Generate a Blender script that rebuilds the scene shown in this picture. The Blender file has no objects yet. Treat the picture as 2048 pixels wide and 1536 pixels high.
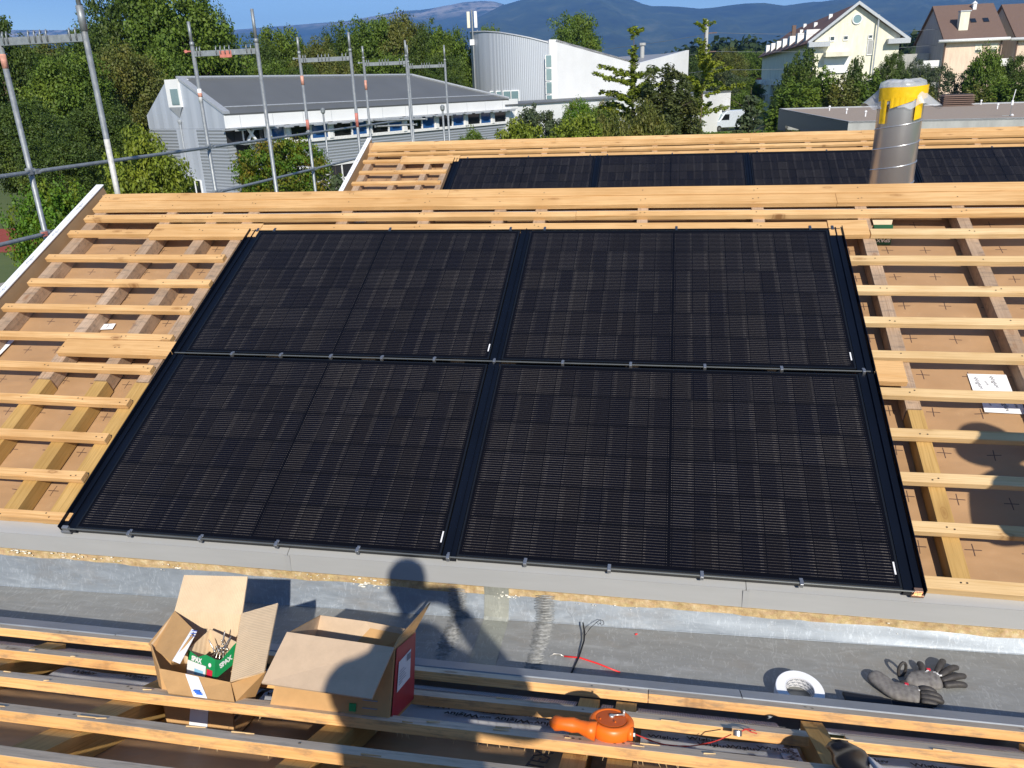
import bpy, bmesh, math, random
import numpy as np
from mathutils import Vector, Matrix
R_ = math.radians
random.seed(7)
SC = bpy.context.scene
COL = SC.collection

# ---------------------------------------------------------------- camera, world, sun, exposure
FPX = 1579.0
PITCH, ROLL, YAW, SLOPE = R_(20.48), R_(-2.12), R_(-11.23), R_(25.29)
GZ = -6.0                                     # ground level (camera is the origin)
Fv = Vector((math.sin(YAW)*math.cos(PITCH), math.cos(YAW)*math.cos(PITCH), -math.sin(PITCH)))
Rv = Fv.cross(Vector((0, 0, 1))).normalized(); Uv = Rv.cross(Fv)
Rv, Uv = Rv*math.cos(ROLL)+Uv*math.sin(ROLL), -Rv*math.sin(ROLL)+Uv*math.cos(ROLL)
cd = bpy.data.cameras.new('camera'); cam = bpy.data.objects.new('camera', cd); COL.objects.link(cam)
M3 = Matrix((Rv, Uv, -Fv)).transposed()
cam.matrix_world = M3.to_4x4()
cd.sensor_width = 36; cd.lens = FPX/2048*36; cd.clip_start = 0.03; cd.clip_end = 60000
SC.camera = cam
SUN = Vector((-0.271, 0.778, -0.567)).normalized()
w = bpy.data.worlds.new('World'); SC.world = w; w.use_nodes = True
nt = w.node_tree; nt.nodes.clear()
sky = nt.nodes.new('ShaderNodeTexSky'); sky.sky_type = 'NISHITA'; sky.sun_disc = False
sky.sun_elevation = R_(34.55); sky.sun_rotation = math.atan2(-SUN.x, -SUN.y)
sky.air_density = 1.0; sky.dust_density = 0.0; sky.ozone_density = 5.0; sky.altitude = 1200
bg = nt.nodes.new('ShaderNodeBackground'); bg.inputs[1].default_value = 0.105
wo = nt.nodes.new('ShaderNodeOutputWorld')
nt.links.new(sky.outputs[0], bg.inputs[0]); nt.links.new(bg.outputs[0], wo.inputs[0])
sd = bpy.data.lights.new('sun', 'SUN'); sd.energy = 4.2; sd.angle = R_(0.5); sd.color = (1.0, 0.93, 0.82)
sun = bpy.data.objects.new('sun', sd); COL.objects.link(sun); sun.location = (40, -80, 60)
sun.rotation_euler = SUN.to_track_quat('-Z', 'Y').to_euler()
SC.view_settings.view_transform = 'Standard'; SC.view_settings.look = 'None'
SC.view_settings.exposure = 0.42; SC.view_settings.gamma = 1.0
SC.cycles.max_bounces = 8; SC.cycles.transparent_max_bounces = 16; SC.cycles.volume_bounces = 0

def ray(x, y): return Fv + Rv*((x-1024)/FPX) + Uv*((768-y)/FPX)
def pj_(P): z = P.dot(Fv); return 1024+FPX*P.dot(Rv)/z
def at(x, y, Y): r = ray(x, y); return r*(Y/r.y)          # point on the line of sight at world depth Y
def atz(x, y, z): r = ray(x, y); return r*(z/r.z)

# ---------------------------------------------------------------- material helpers
class NT:
    def __init__(s, name):
        s.m = bpy.data.materials.new(name); s.m.use_nodes = True
        s.t = s.m.node_tree; s.b = s.t.nodes['Principled BSDF']
    def n(s, typ, **k):
        nd = s.t.nodes.new('ShaderNode'+typ)
        for a, v in k.items():
            if a.startswith('i_'):
                key = a[2:]; key = int(key) if key.isdigit() else key.replace('_', ' ')
                nd.inputs[key].default_value = v
            else: setattr(nd, a, v)
        return nd
    def l(s, a, b): s.t.links.new(a, b)
    def coord(s, out='Object', scale=(1, 1, 1), rnd=0.0):
        tc = s.n('TexCoord'); mp = s.n('Mapping'); mp.inputs['Scale'].default_value = scale
        s.l(tc.outputs[out], mp.inputs[0])
        if rnd:
            oi = s.n('ObjectInfo'); mu = s.n('VectorMath', operation='SCALE'); 
            cx = s.n('CombineXYZ'); s.l(oi.outputs['Random'], cx.inputs[0]); s.l(oi.outputs['Random'], cx.inputs[1]); s.l(oi.outputs['Random'], cx.inputs[2])
            s.l(cx.outputs[0], mu.inputs[0]); mu.inputs['Scale'].default_value = rnd
            s.l(mu.outputs[0], mp.inputs[1])
        return mp.outputs[0]
    def noise(s, vec, scale, detail=4, rough=.55, dist=0):
        nd = s.n('TexNoise', i_Scale=scale, i_Detail=detail, i_Roughness=rough, i_Distortion=dist); s.l(vec, nd.inputs['Vector']); return nd.outputs[0]
    def ramp(s, fac, stops):
        r = s.n('ValToRGB'); e = r.color_ramp.elements
        while len(e) < len(stops): e.new(.5)
        for q, (p, c) in zip(e, stops):
            q.position = p; q.color = (c[0], c[1], c[2], 1) if not isinstance(c, (int, float)) else (c, c, c, 1)
        s.l(fac, r.inputs[0]); return r.outputs[0]
    def mix(s, fac, a, b, mode='MIX'):
        m = s.n('MixRGB', blend_type=mode)
        for i, v in ((0, fac), (1, a), (2, b)):
            if hasattr(v, 'links') or hasattr(v, 'is_linked'): s.l(v, m.inputs[i])
            elif isinstance(v, (int, float)): m.inputs[i].default_value = v if i == 0 else (v, v, v, 1)
            else: m.inputs[i].default_value = (*v, 1)
        return m.outputs[0]
    def math(s, op, a, b=None, c=None):
        m = s.n('Math', operation=op)
        for i, v in enumerate((a, b, c)):
            if v is None: continue
            if isinstance(v, (int, float)): m.inputs[i].default_value = v
            else: s.l(v, m.inputs[i])
        return m.outputs[0]
    def bump(s, h, strength=.3, dist=.01):
        b = s.n('Bump', i_Strength=strength, i_Distance=dist); s.l(h, b.inputs['Height']); s.l(b.outputs[0], s.b.inputs['Normal'])
    def col(s, c):
        if isinstance(c, (tuple, list)): s.b.inputs['Base Color'].default_value = (*c, 1)
        else: s.l(c, s.b.inputs['Base Color'])
    def set(s, rough=None, metal=None, spec=None):
        if rough is not None:
            if isinstance(rough, (int, float)): s.b.inputs['Roughness'].default_value = rough
            else: s.l(rough, s.b.inputs['Roughness'])
        if metal is not None: s.b.inputs['Metallic'].default_value = metal
        if spec is not None: s.b.inputs['Specular IOR Level'].default_value = spec

def simple(name, c, rough=.6, metal=0, var=.12, scale=8, bump=0, spec=None):
    m = NT(name); v = m.coord(rnd=9)
    n = m.noise(v, scale, 5)
    lo = tuple(x*(1-var) for x in c); hi = tuple(min(1, x*(1+var)) for x in c)
    m.col(m.ramp(n, [(.3, lo), (.7, hi)])); m.set(rough, metal, spec)
    if bump: m.bump(n, bump, .01)
    return m.m

def wood(name, c1, c2, knot=(.22, .09, .03), axis=0, bs=.3, rough=.62, dirt=0.0, shear=None):
    m = NT(name)
    g = [34, 34, 34]; g[axis] = 1.3
    v = m.coord(scale=tuple(g), rnd=37)
    n = m.noise(v, 1.6, 5, .6, 1.4)
    base = m.ramp(n, [(.28, c2), (.5, c1), (.72, tuple(min(1, x*1.12) for x in c1))])
    # fine dark fibres
    f = [150, 150, 150]; f[axis] = 3
    n2 = m.noise(m.coord(scale=tuple(f), rnd=11), 1.5, 3)
    base = m.mix(m.ramp(n2, [(.3, .5), (.52, 0)]), base, tuple(x*.62 for x in c2))
    # knots
    k = [9.5, 9.5, 0]; k[axis] = 3.6
    vo = m.n('TexVoronoi', i_Scale=1.0, i_Randomness=1.0); m.l(m.coord(scale=tuple(k), rnd=53), vo.inputs['Vector'])
    nn = m.noise(m.coord(scale=(40, 40, 40)), 1, 2)
    dd = m.math('ADD', vo.outputs['Distance'], m.math('MULTIPLY', m.math('SUBTRACT', nn, .5), .05))
    base = m.mix(m.ramp(dd, [(.06, .85), (.10, .35), (.12, .7), (.15, .16), (.26, 0)]), base, knot)
    # large tone variation
    lg = m.noise(m.coord(scale=(1.1, 1.1, 1.1), rnd=5), 2, 3)
    base = m.mix(m.ramp(lg, [(.38, .45), (.60, 0)]), base, tuple(x*.8 for x in c2))
    oi = m.n('ObjectInfo'); base = m.mix(m.math('MULTIPLY', oi.outputs['Random'], .42), base, tuple(x*.82 for x in c2))
    if dirt:
        dn = m.noise(m.coord(scale=(6, 25, 25), rnd=3), 1.5, 6, .7)
        base = m.mix(m.ramp(dn, [(.5, 0), (.66, dirt)]), base, (.13, .11, .09))
    m.col(base); m.set(rough, 0, .3); m.bump(m.mix(.5, n, n2), bs, .003)
    return m.m

M = {}
FRESH1, FRESH2 = (.78, .50, .235), (.60, .32, .11)
M['lath'] = wood('fresh spruce', FRESH1, FRESH2)
M['lath_pale'] = wood('pale spruce', (.78, .57, .31), (.62, .39, .16))
M['lath_near'] = wood('near batten side', (.84, .50, .21), (.68, .34, .11), dirt=.55)
M['lath_grey'] = wood('weathered batten top', (.82, .68, .50), (.64, .51, .36), dirt=.3, rough=.9, bs=.05)
M['rafter'] = wood('weathered rafter', (.50, .36, .25), (.35, .23, .14), axis=1, dirt=.6)
M['rafter_new'] = wood('ochre rafter', (.55, .35, .125), (.41, .24, .07), axis=1)
M['zinc_eave'] = None

def zinc(name, c, hi, metal=.55, rough=.5, streak=(2, 9, 9)):
    m = NT(name)
    n = m.noise(m.coord(scale=streak), 2.0, 8, .68, 1.5)
    n2 = m.noise(m.coord(scale=(14, 5, 5)), 2.4, 8, .75, 2.5)
    b = m.ramp(n, [(.3, tuple(x*.84 for x in c)), (.55, c), (.8, hi)])
    b = m.mix(m.ramp(n2, [(.55, 0), (.62, .4), (.68, 0)]), b, tuple(min(1, x*1.4) for x in hi))
    v = m.noise(m.coord(scale=(1.5, 3, 3)), 1.7, 5, .7)
    b = m.mix(m.ramp(v, [(.52, 0), (.72, .35)]), b, (.26, .21, .15))
    m.col(b); m.set(m.ramp(n, [(.3, rough-.08), (.7, rough+.15)]), metal); m.bump(n2, .25, .004); return m.m
M['zinc_floor'] = zinc('zinc gutter floor', (.30, .305, .295), (.40, .41, .41), .25, .58)
M['zinc_up'] = zinc('zinc upstand', (.30, .34, .385), (.43, .475, .52), .35, .5, (3, 12, 12))
def eave():
    m = NT('grey coated sheet'); n = m.noise(m.coord(scale=(3, 25, 25)), 1.2, 5)
    m.col(m.ramp(n, [(.3, (.385, .39, .385)), (.7, (.41, .415, .41))])); m.set(.48, .15); return m.m
M['zinc_eave'] = eave()
M['sheet_blue'] = simple('near flange sheet', (.29, .325, .37), .45, .25, .15, 5)
def osb():
    m = NT('strand board'); v = m.coord(scale=(1, 1, 1))
    vo = m.n('TexVoronoi', i_Scale=55); m.l(m.coord(scale=(1, 1.6, 1.6)), vo.inputs['Vector'])
    n = m.noise(v, 22, 6, .7)
    b = m.mix(.55, vo.outputs['Color'], n, 'MIX')
    m.col(m.mix(.93, b, m.ramp(n, [(.35, (.34, .22, .09)), (.55, (.54, .39, .19)), (.7, (.70, .58, .38))]))); m.set(.85); m.bump(n, .8, .01); return m.m
M['osb'] = osb()
M['foam'] = simple('white foam residue', (.85, .82, .72), .8)

def membrane():
    m = NT('brown roofing membrane')
    tc = m.n('TexCoord'); sp = m.n('SeparateXYZ')
    wob = m.n('TexNoise', i_Scale=2.2, i_Detail=2); m.l(tc.outputs['Object'], wob.inputs['Vector'])
    sc = m.n('VectorMath', operation='SCALE'); m.l(wob.outputs['Color'], sc.inputs[0]); sc.inputs['Scale'].default_value = .05
    ad = m.n('VectorMath', operation='ADD'); m.l(tc.outputs['Object'], ad.inputs[0]); m.l(sc.outputs[0], ad.inputs[1])
    m.l(ad.outputs[0], sp.inputs[0])
    fx = m.math('ABSOLUTE', m.math('SUBTRACT', m.math('FRACT', m.math('ADD', m.math('DIVIDE', sp.outputs[0], .2), 40.12)), .5))
    fy = m.math('ABSOLUTE', m.math('SUBTRACT', m.math('FRACT', m.math('ADD', m.math('DIVIDE', sp.outputs[1], .25), 40.32)), .5))
    dx = m.math('MULTIPLY', fx, .2); dy = m.math('MULTIPLY', fy, .25)
    a = m.math('MULTIPLY', m.math('LESS_THAN', dx, .0022), m.math('LESS_THAN', dy, .030))
    b = m.math('MULTIPLY', m.math('LESS_THAN', dy, .0022), m.math('LESS_THAN', dx, .030))
    cr = m.math('MAXIMUM', a, b)
    n = m.noise(m.coord(), 3.5, 6, .6); n2 = m.noise(m.coord(scale=(1.2, 2.2, 1)), 2.4, 2, .45, .3)
    base = m.ramp(n, [(.3, (.37, .225, .115)), (.7, (.43, .265, .14))])
    dn = m.noise(m.coord(), 14, 6, .8); base = m.mix(m.ramp(dn, [(.60, 0), (.72, .22)]), base, (.60, .43, .25))
    m.col(m.mix(m.math('MULTIPLY', cr, .9), base, (.05, .03, .03))); m.set(.42, 0, .4); m.bump(n2, .55, .05); return m.m
M['membrane'] = membrane()
M['kraft_edge'] = simple('membrane upstand', (.40, .26, .14), .6, 0, .1, 6)
M['tape_white'] = simple('white sealing tape', (.84, .85, .87), .4, 0, .05, 20, .1)
M['tape_grey'] = simple('silvery tape', (.66, .68, .72), .35, .1, .12, 12, .2)
M['ink'] = simple('black print', (.03, .03, .035), .5)
M['ink_grey'] = simple('grey print', (.28, .30, .34), .5)

def pv():
    m = NT('solar cells'); tc = m.n('TexCoord'); sp = m.n('SeparateXYZ'); m.l(tc.outputs['Object'], sp.inputs[0])
    u, v = sp.outputs[0], sp.outputs[1]
    uc = m.math('SUBTRACT', u, .861); au = m.math('ABSOLUTE', uc)
    cell_u = m.math('DIVIDE', m.math('SUBTRACT', au, .012), .0918); cell_v = m.math('DIVIDE', m.math('SUBTRACT', v, .021), .182)
    fu = m.math('FRACT', m.math('ADD', cell_u, 20)); fv = m.math('FRACT', m.math('ADD', cell_v, 20))
    gap_v = m.math('GREATER_THAN', m.math('ABSOLUTE', m.math('SUBTRACT', fv, .5)), .466)
    gap_u = m.math('GREATER_THAN', m.math('ABSOLUTE', m.math('SUBTRACT', fu, .5)), .481)
    seam = m.math('LESS_THAN', au, .006)
    edge = m.math('MAXIMUM', m.math('GREATER_THAN', au, .842), m.math('GREATER_THAN', m.math('ABSOLUTE', m.math('SUBTRACT', v, .567)), .548))
    wire = m.math('LESS_THAN', m.math('ABSOLUTE', m.math('SUBTRACT', m.math('FRACT', m.math('MULTIPLY', fv, 14)), .5)), .085)
    # random value per cell and per vertical stripe of a cell
    def white(a, b, off):
        cx = m.n('CombineXYZ'); m.l(m.math('FLOOR', a), cx.inputs[0]); m.l(m.math('FLOOR', b), cx.inputs[1]); cx.inputs[2].default_value = off
        oi = m.n('ObjectInfo'); ad = m.n('VectorMath', operation='ADD'); m.l(cx.outputs[0], ad.inputs[0]); m.l(oi.outputs['Random'], ad.inputs[1])
        wn = m.n('TexWhiteNoise'); m.l(ad.outputs[0], wn.inputs[0]); return wn.outputs[0]
    su = m.math('ADD', m.math('DIVIDE', uc, .0918), 30)
    r1 = white(su, cell_v, 1.3)
    r2 = white(m.math('MULTIPLY', su, 4), m.math('MULTIPLY', cell_v, 1), 2.1)
    stripe = m.math('GREATER_THAN', m.math('ABSOLUTE', m.math('SUBTRACT', m.math('FRACT', su), .5)), .34)
    inten = m.math('ADD', m.math('MULTIPLY', m.math('MULTIPLY', r1, r1), .26), m.math('MULTIPLY', m.math('MULTIPLY', stripe, r2), .40))
    spk = m.noise(m.coord(scale=(240, 60, 1)), 1.0, 2, .8)
    inten = m.math('MULTIPLY', m.math('ADD', inten, .22), m.ramp(spk, [(.34, .45), (.62, 1.0)]))
    notgap = m.math('SUBTRACT', 1.0, m.math('MAXIMUM', gap_v, m.math('MAXIMUM', seam, edge)))
    notgap = m.math('MULTIPLY', notgap, m.math('SUBTRACT', 1.0, gap_u))
    wm = m.math('MULTIPLY', m.math('MULTIPLY', wire, inten), notgap)
    cellc = m.mix(white(su, cell_v, 4.4), (.0032, .0034, .0070), (.0052, .0048, .0070))
    base = m.mix(notgap, (.004, .004, .006), cellc)
    base = m.mix(wm, base, (.235, .21, .185))
    m.col(base); m.set(.16, 0, .15)
    dust = m.noise(m.coord(scale=(90, 90, 1)), 1, 2)
    m.l(m.ramp(dust, [(.45, .10), (.75, .20)]), m.b.inputs['Roughness'])
    return m.m
M['pv'] = pv()
M['black_frame'] = simple('black anodised frame', (.005, .006, .008), .42, .0, .1)
M['flash_black'] = simple('blue-black coated flashing', (.003, .005, .011), .42, .0, .2, 3, 0, .2)
M['alu'] = simple('bare aluminium', (.42, .43, .44), .38, .85, .1)
M['clip_steel'] = simple('clip steel', (.36, .37, .38), .42, .7, .1)
M['clip_black'] = simple('dark clip', (.06, .08, .12), .35, .4, .1)
M['copper'] = simple('copper coloured clamp', (.55, .32, .2), .35, .8, .1)

def galv():
    m = NT('galvanised tube'); n = m.noise(m.coord(scale=(7, 7, 7), rnd=9), 3, 6, .75); n2 = m.noise(m.coord(scale=(12, 12, 3), rnd=9), 2, 5, .7)
    b = m.ramp(n, [(.3, (.20, .22, .235)), (.7, (.36, .38, .385))]); b = m.mix(m.ramp(n2, [(.6, 0), (.68, .55)]), b, (.62, .60, .55))
    m.col(b); m.set(.5, .45); return m.m
M['galv'] = galv()
M['red_paint'] = simple('worn red paint', (.50, .17, .13), .6, 0, .3, 20)
M['orange_mark'] = simple('orange marking', (.62, .30, .22), .6, 0, .35, 30)
M['white_mark'] = simple('white sticker', (.8, .8, .8), .5)
M['duct'] = simple('brushed steel duct', (.62, .62, .62), .33, .85, .06, 3)
M['yellow_tape'] = simple('yellow tape', (.82, .50, .005), .35, 0, .12, 12, .4)
def plastic_sheet():
    m = NT('translucent plastic'); n = m.noise(m.coord(scale=(1, 1, .5)), 14, 5, .7)
    m.col((.75, .77, .80)); m.set(.25); m.b.inputs['Alpha'].default_value = .42; m.bump(n, .5, .01); return m.m
M['plastic'] = plastic_sheet()

def card(name, c, corr=0, bump=.15):
    m = NT(name); n = m.noise(m.coord(), 20, 5, .6); wv = m.noise(m.coord(scale=(1, 1, 1)), 5, 3)
    b = m.ramp(n, [(.3, tuple(x*.9 for x in c)), (.7, tuple(x*1.07 for x in c))])
    b = m.mix(m.ramp(wv, [(.45, 0), (.75, .3)]), b, tuple(x*.78 for x in c)); cz = m.noise(m.coord(scale=(3, 3, 9), rnd=7), 3, 6, .8, 2); b = m.mix(m.ramp(cz, [(.49, 0), (.5, .28), (.51, 0)]), b, tuple(x*1.25 for x in c))
    m.col(b); m.set(.75, 0, .25)
    if corr:
        tc = m.n('TexCoord'); wt = m.n('TexWave', i_Scale=corr, i_Distortion=.4); wt.bands_direction = 'X'; m.l(tc.outputs['UV'], wt.inputs[0])
        m.bump(wt.outputs[1], .35, .002)
    else: m.bump(wv, bump, .02)
    return m.m
M['card'] = card('brown cardboard', (.52, .31, .135)); M['card_in'] = card('pale cardboard inside', (.66, .50, .325), 55)
M['card_pale'] = card('pale cardboard', (.56, .42, .29), 0, .1)
M['box_green'] = simple('green carton', (.01, .27, .085), .5); M['box_green_shade'] = simple('green carton with painted shade', (.008, .085, .035), .5); M['box_red'] = simple('red printed carton', (.42, .012, .03), .45)  # darker carton green: the shade under the batten is put into the colour
M['paper'] = simple('white paper', (.78, .78, .79), .55, 0, .05); M['blue_print'] = simple('blue print', (.03, .14, .60), .5)
M['cyan_print'] = simple('light blue print', (.25, .55, .78), .5); M['red_print'] = simple('red print', (.62, .02, .05), .5)
M['black_plastic'] = simple('black plastic', (.012, .012, .014), .3, 0, .2, 5); M['steel'] = simple('screw steel', (.5, .48, .44), .3, .9)
M['orange'] = simple('orange plastic', (.86, .165, .012), .38, 0, .1, 4); M['red_cord'] = simple('red cord', (.55, .04, .03), .6)
M['red_wire'] = simple('red insulated wire', (.78, .03, .03), .35); M['wire_core'] = simple('bare wire', (.62, .6, .56), .3, .6)
M['glove_knit'] = None
def knit():
    m = NT('grey knit'); tc = m.n('TexCoord'); wv = m.n('TexWave', i_Scale=16, i_Distortion=2.0); m.l(tc.outputs['Object'], wv.inputs[0])
    n = m.noise(m.coord(), 60, 4); m.col(m.mix(m.math('MULTIPLY', wv.outputs[1], .28), m.ramp(n, [(.3, (.11, .10, .095)), (.7, (.22, .205, .195))]), (.26, .25, .22)))
    m.set(.9); m.bump(wv.outputs[1], .18, .002); return m.m
M['glove_knit'] = knit(); M['glove_black'] = simple('black rubber coating', (.05, .045, .042), .6, 0, .25, 30, .4)
M['skin'] = simple('skin', (.50, .28, .19), .55); M['shirt'] = simple('dark work shirt', (.05, .06, .08), .8); M['trousers'] = simple('grey work trousers', (.10, .10, .11), .85)
M['hair'] = simple('brown hair', (.05, .03, .02), .6); M['boot'] = simple('brown leather', (.12, .07, .04), .6)
M['phone'] = simple('phone body', (.03, .03, .035), .25)

def mesh_mat():
    m = NT('expanded metal mesh'); tc = m.n('TexCoord'); sp = m.n('SeparateXYZ'); m.l(tc.outputs['UV'], sp.inputs[0])
    p = m.math('ADD', sp.outputs[0], sp.outputs[1]); q = m.math('SUBTRACT', sp.outputs[0], sp.outputs[1])
    def band(a): return m.math('LESS_THAN', m.math('ABSOLUTE', m.math('SUBTRACT', m.math('FRACT', m.math('ADD', m.math('DIVIDE', a, .0125), 500)), .5)), .20)
    k = m.math('MAXIMUM', band(p), band(q))
    m.l(k, m.b.inputs['Alpha']); m.col((.55, .55, .57)); m.set(.45, .1); return m.m
M['mesh'] = mesh_mat()

def leafmat(name, c, yellow=None, yamt=.0, trans=.25):
    m = NT(name); g = m.n('NewGeometry'); v = m.coord(); n = m.noise(v, 5.5, 3)
    lo = tuple(x*.72 for x in c); hi = tuple(x*1.35 for x in c)
    b = m.mix(g.outputs['Random Per Island'], lo, hi)
    if yellow: b = m.mix(m.ramp(n, [(.5-yamt*.5, 0), (.62, .85)]), b, yellow)
    n9 = m.noise(v, 9, 2); b = m.mix(m.ramp(n9, [(.40, .6), (.6, 0)]), b, (c[0]*.5, c[1]*.55, c[2]*.7)); b = m.mix(m.ramp(m.noise(m.coord(rnd=20), 3, 2), [(.5, 0), (.7, .5)]), b, (c[0]*1.7, c[1]*1.35, c[2]*1.1))
    m.col(b); m.set(.55, 0, .3)
    tr = m.n('BsdfTranslucent'); m.l(b, tr.inputs[0]); mx = m.n('MixShader', i_Fac=trans)
    m.l(m.b.outputs[0], mx.inputs[1]); m.l(tr.outputs[0], mx.inputs[2]); out = m.t.nodes['Material Output']; m.l(mx.outputs[0], out.inputs[0]); return m.m
M['leaf_dark'] = leafmat('dark green leaves', (.072, .115, .018)); M['leaf_mid'] = leafmat('mid green leaves', (.115, .180, .022))
M['leaf_yel'] = leafmat('yellowish leaves', (.185, .235, .022)); M['leaf_oliv'] = leafmat('olive leaves', (.125, .150, .028), (.18, .165, .035), .1)
M['leaf_bright'] = leafmat('bright green leaves', (.095, .20, .014), (.20, .22, .014), .02); M['leaf_autumn'] = leafmat('green and russet leaves', (.085, .175, .014), (.23, .13, .012), .15)
M['leaf_grey'] = leafmat('grey green needles', (.085, .115, .050)); M['leaf_jun'] = leafmat('dark juniper needles', (.085, .108, .030), (.115, .12, .032), .1)
M['leaf_far'] = leafmat('distant leaves', (.035, .06, .02))
M['bark'] = simple('bark', (.12, .09, .065), .9, 0, .3, 6, .5)
def grass():
    m = NT('lawn'); n = m.noise(m.coord(), .25, 8, .7); n2 = m.noise(m.coord(), 6, 4, .7)
    b = m.ramp(n, [(.3, (.055, .095, .02)), (.7, (.10, .135, .03))]); m.col(m.mix(m.ramp(n2, [(.4, 0), (.7, .4)]), b, (.13, .13, .05))); m.set(.9); return m.m
M['grass'] = grass()
M['chalky'] = simple('whitish stained tube', (.55, .54, .50), .6, .2, .2, 30)
M['track'] = simple('red running track', (.30, .055, .035), .85, 0, .12, 3)
M['path'] = simple('pale path', (.36, .33, .28), .9, 0, .1, 2)
M['white_wall'] = simple('white panels', (.80, .80, .78), .5, 0, .06, .35); M['white_paint'] = simple('white frames', (.76, .76, .74), .5)
M['roof_grey'] = simple('grey metal roof', (.145, .15, .15), .5, .2, .06, .5)
M['roof_trim'] = simple('grey roof trim', (.42, .44, .46), .5, .3)
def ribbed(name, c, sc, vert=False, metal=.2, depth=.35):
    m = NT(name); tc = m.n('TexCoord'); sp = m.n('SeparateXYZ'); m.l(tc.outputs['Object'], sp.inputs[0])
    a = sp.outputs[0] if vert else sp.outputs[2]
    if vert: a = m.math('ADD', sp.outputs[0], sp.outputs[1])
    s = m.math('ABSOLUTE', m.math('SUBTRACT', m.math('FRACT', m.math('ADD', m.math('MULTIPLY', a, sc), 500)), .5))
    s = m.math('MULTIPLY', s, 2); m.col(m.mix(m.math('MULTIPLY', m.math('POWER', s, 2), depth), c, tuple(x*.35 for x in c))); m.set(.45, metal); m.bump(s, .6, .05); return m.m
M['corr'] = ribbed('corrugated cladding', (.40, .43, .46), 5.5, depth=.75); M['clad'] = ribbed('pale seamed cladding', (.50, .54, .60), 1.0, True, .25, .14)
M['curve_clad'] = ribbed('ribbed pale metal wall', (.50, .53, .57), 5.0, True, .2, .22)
def glassm(name, c, r=.06):
    m = NT(name); m.col(c); m.set(r, 0, 1.0); m.b.inputs['Coat Weight'].default_value = .6; m.b.inputs['Coat Roughness'].default_value = .03; return m.m
M['glass_dark'] = glassm('dark window glass', (.012, .014, .015)); M['glass_blue'] = glassm('window with blue blind', (.02, .09, .26)); M['glass_teal'] = glassm('greenish glass', (.17, .26, .27))
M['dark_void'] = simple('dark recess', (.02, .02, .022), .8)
def concrete(name, c):
    m = NT(name); n = m.noise(m.coord(scale=(1, 1, .25)), 1.6, 7, .7); m.col(m.ramp(n, [(.3, tuple(x*.78 for x in c)), (.7, tuple(x*1.1 for x in c))])); m.set(.8); return m.m
M['concrete'] = concrete('bare concrete', (.40, .40, .38)); M['gravel'] = simple('gravel roof', (.34, .27, .21), .95, 0, .2, 30, .5)
M['yellow_wall'] = concrete('cream render', (.80, .76, .60)); M['pink_wall'] = concrete('peach render', (.76, .58, .44))
M['roof_brown'] = simple('brown tiles', (.17, .085, .06), .8, 0, .15, 6); M['roof_taupe'] = simple('taupe tiles', (.155, .10, .078), .8, 0, .12, 6)
M['white_van'] = simple('pale van paint', (.55, .60, .66), .3, .1); M['rubber'] = simple('tyre rubber', (.02, .02, .02), .8)
M['mount'] = None
def mountm():
    m = NT('wooded mountain'); g = m.n('NewGeometry'); n = m.noise(m.coord(), .0022, 10, .75)
    sp = m.n('SeparateXYZ'); m.l(g.outputs['Position'], sp.inputs[0])
    b = m.ramp(n, [(.38, (.012, .022, .010)), (.55, (.04, .06, .022)), (.68, (.10, .11, .05))])
    n2 = m.noise(m.coord(), .0025, 6, .75)
    rock = m.math('MULTIPLY', m.ramp(sp.outputs[2], [(0, 0), (1, 1)]), 1)
    hz = m.n('MapRange'); hz.inputs[1].default_value = 1050; hz.inputs[2].default_value = 1250; m.l(sp.outputs[2], hz.inputs[0])
    m.col(m.mix(m.math('MULTIPLY', hz.outputs[0], m.ramp(n2, [(.42, 0), (.55, 1)])), b, (.42, .37, .30))); m.set(.95); return m.m
M['mount'] = mountm()

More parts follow.
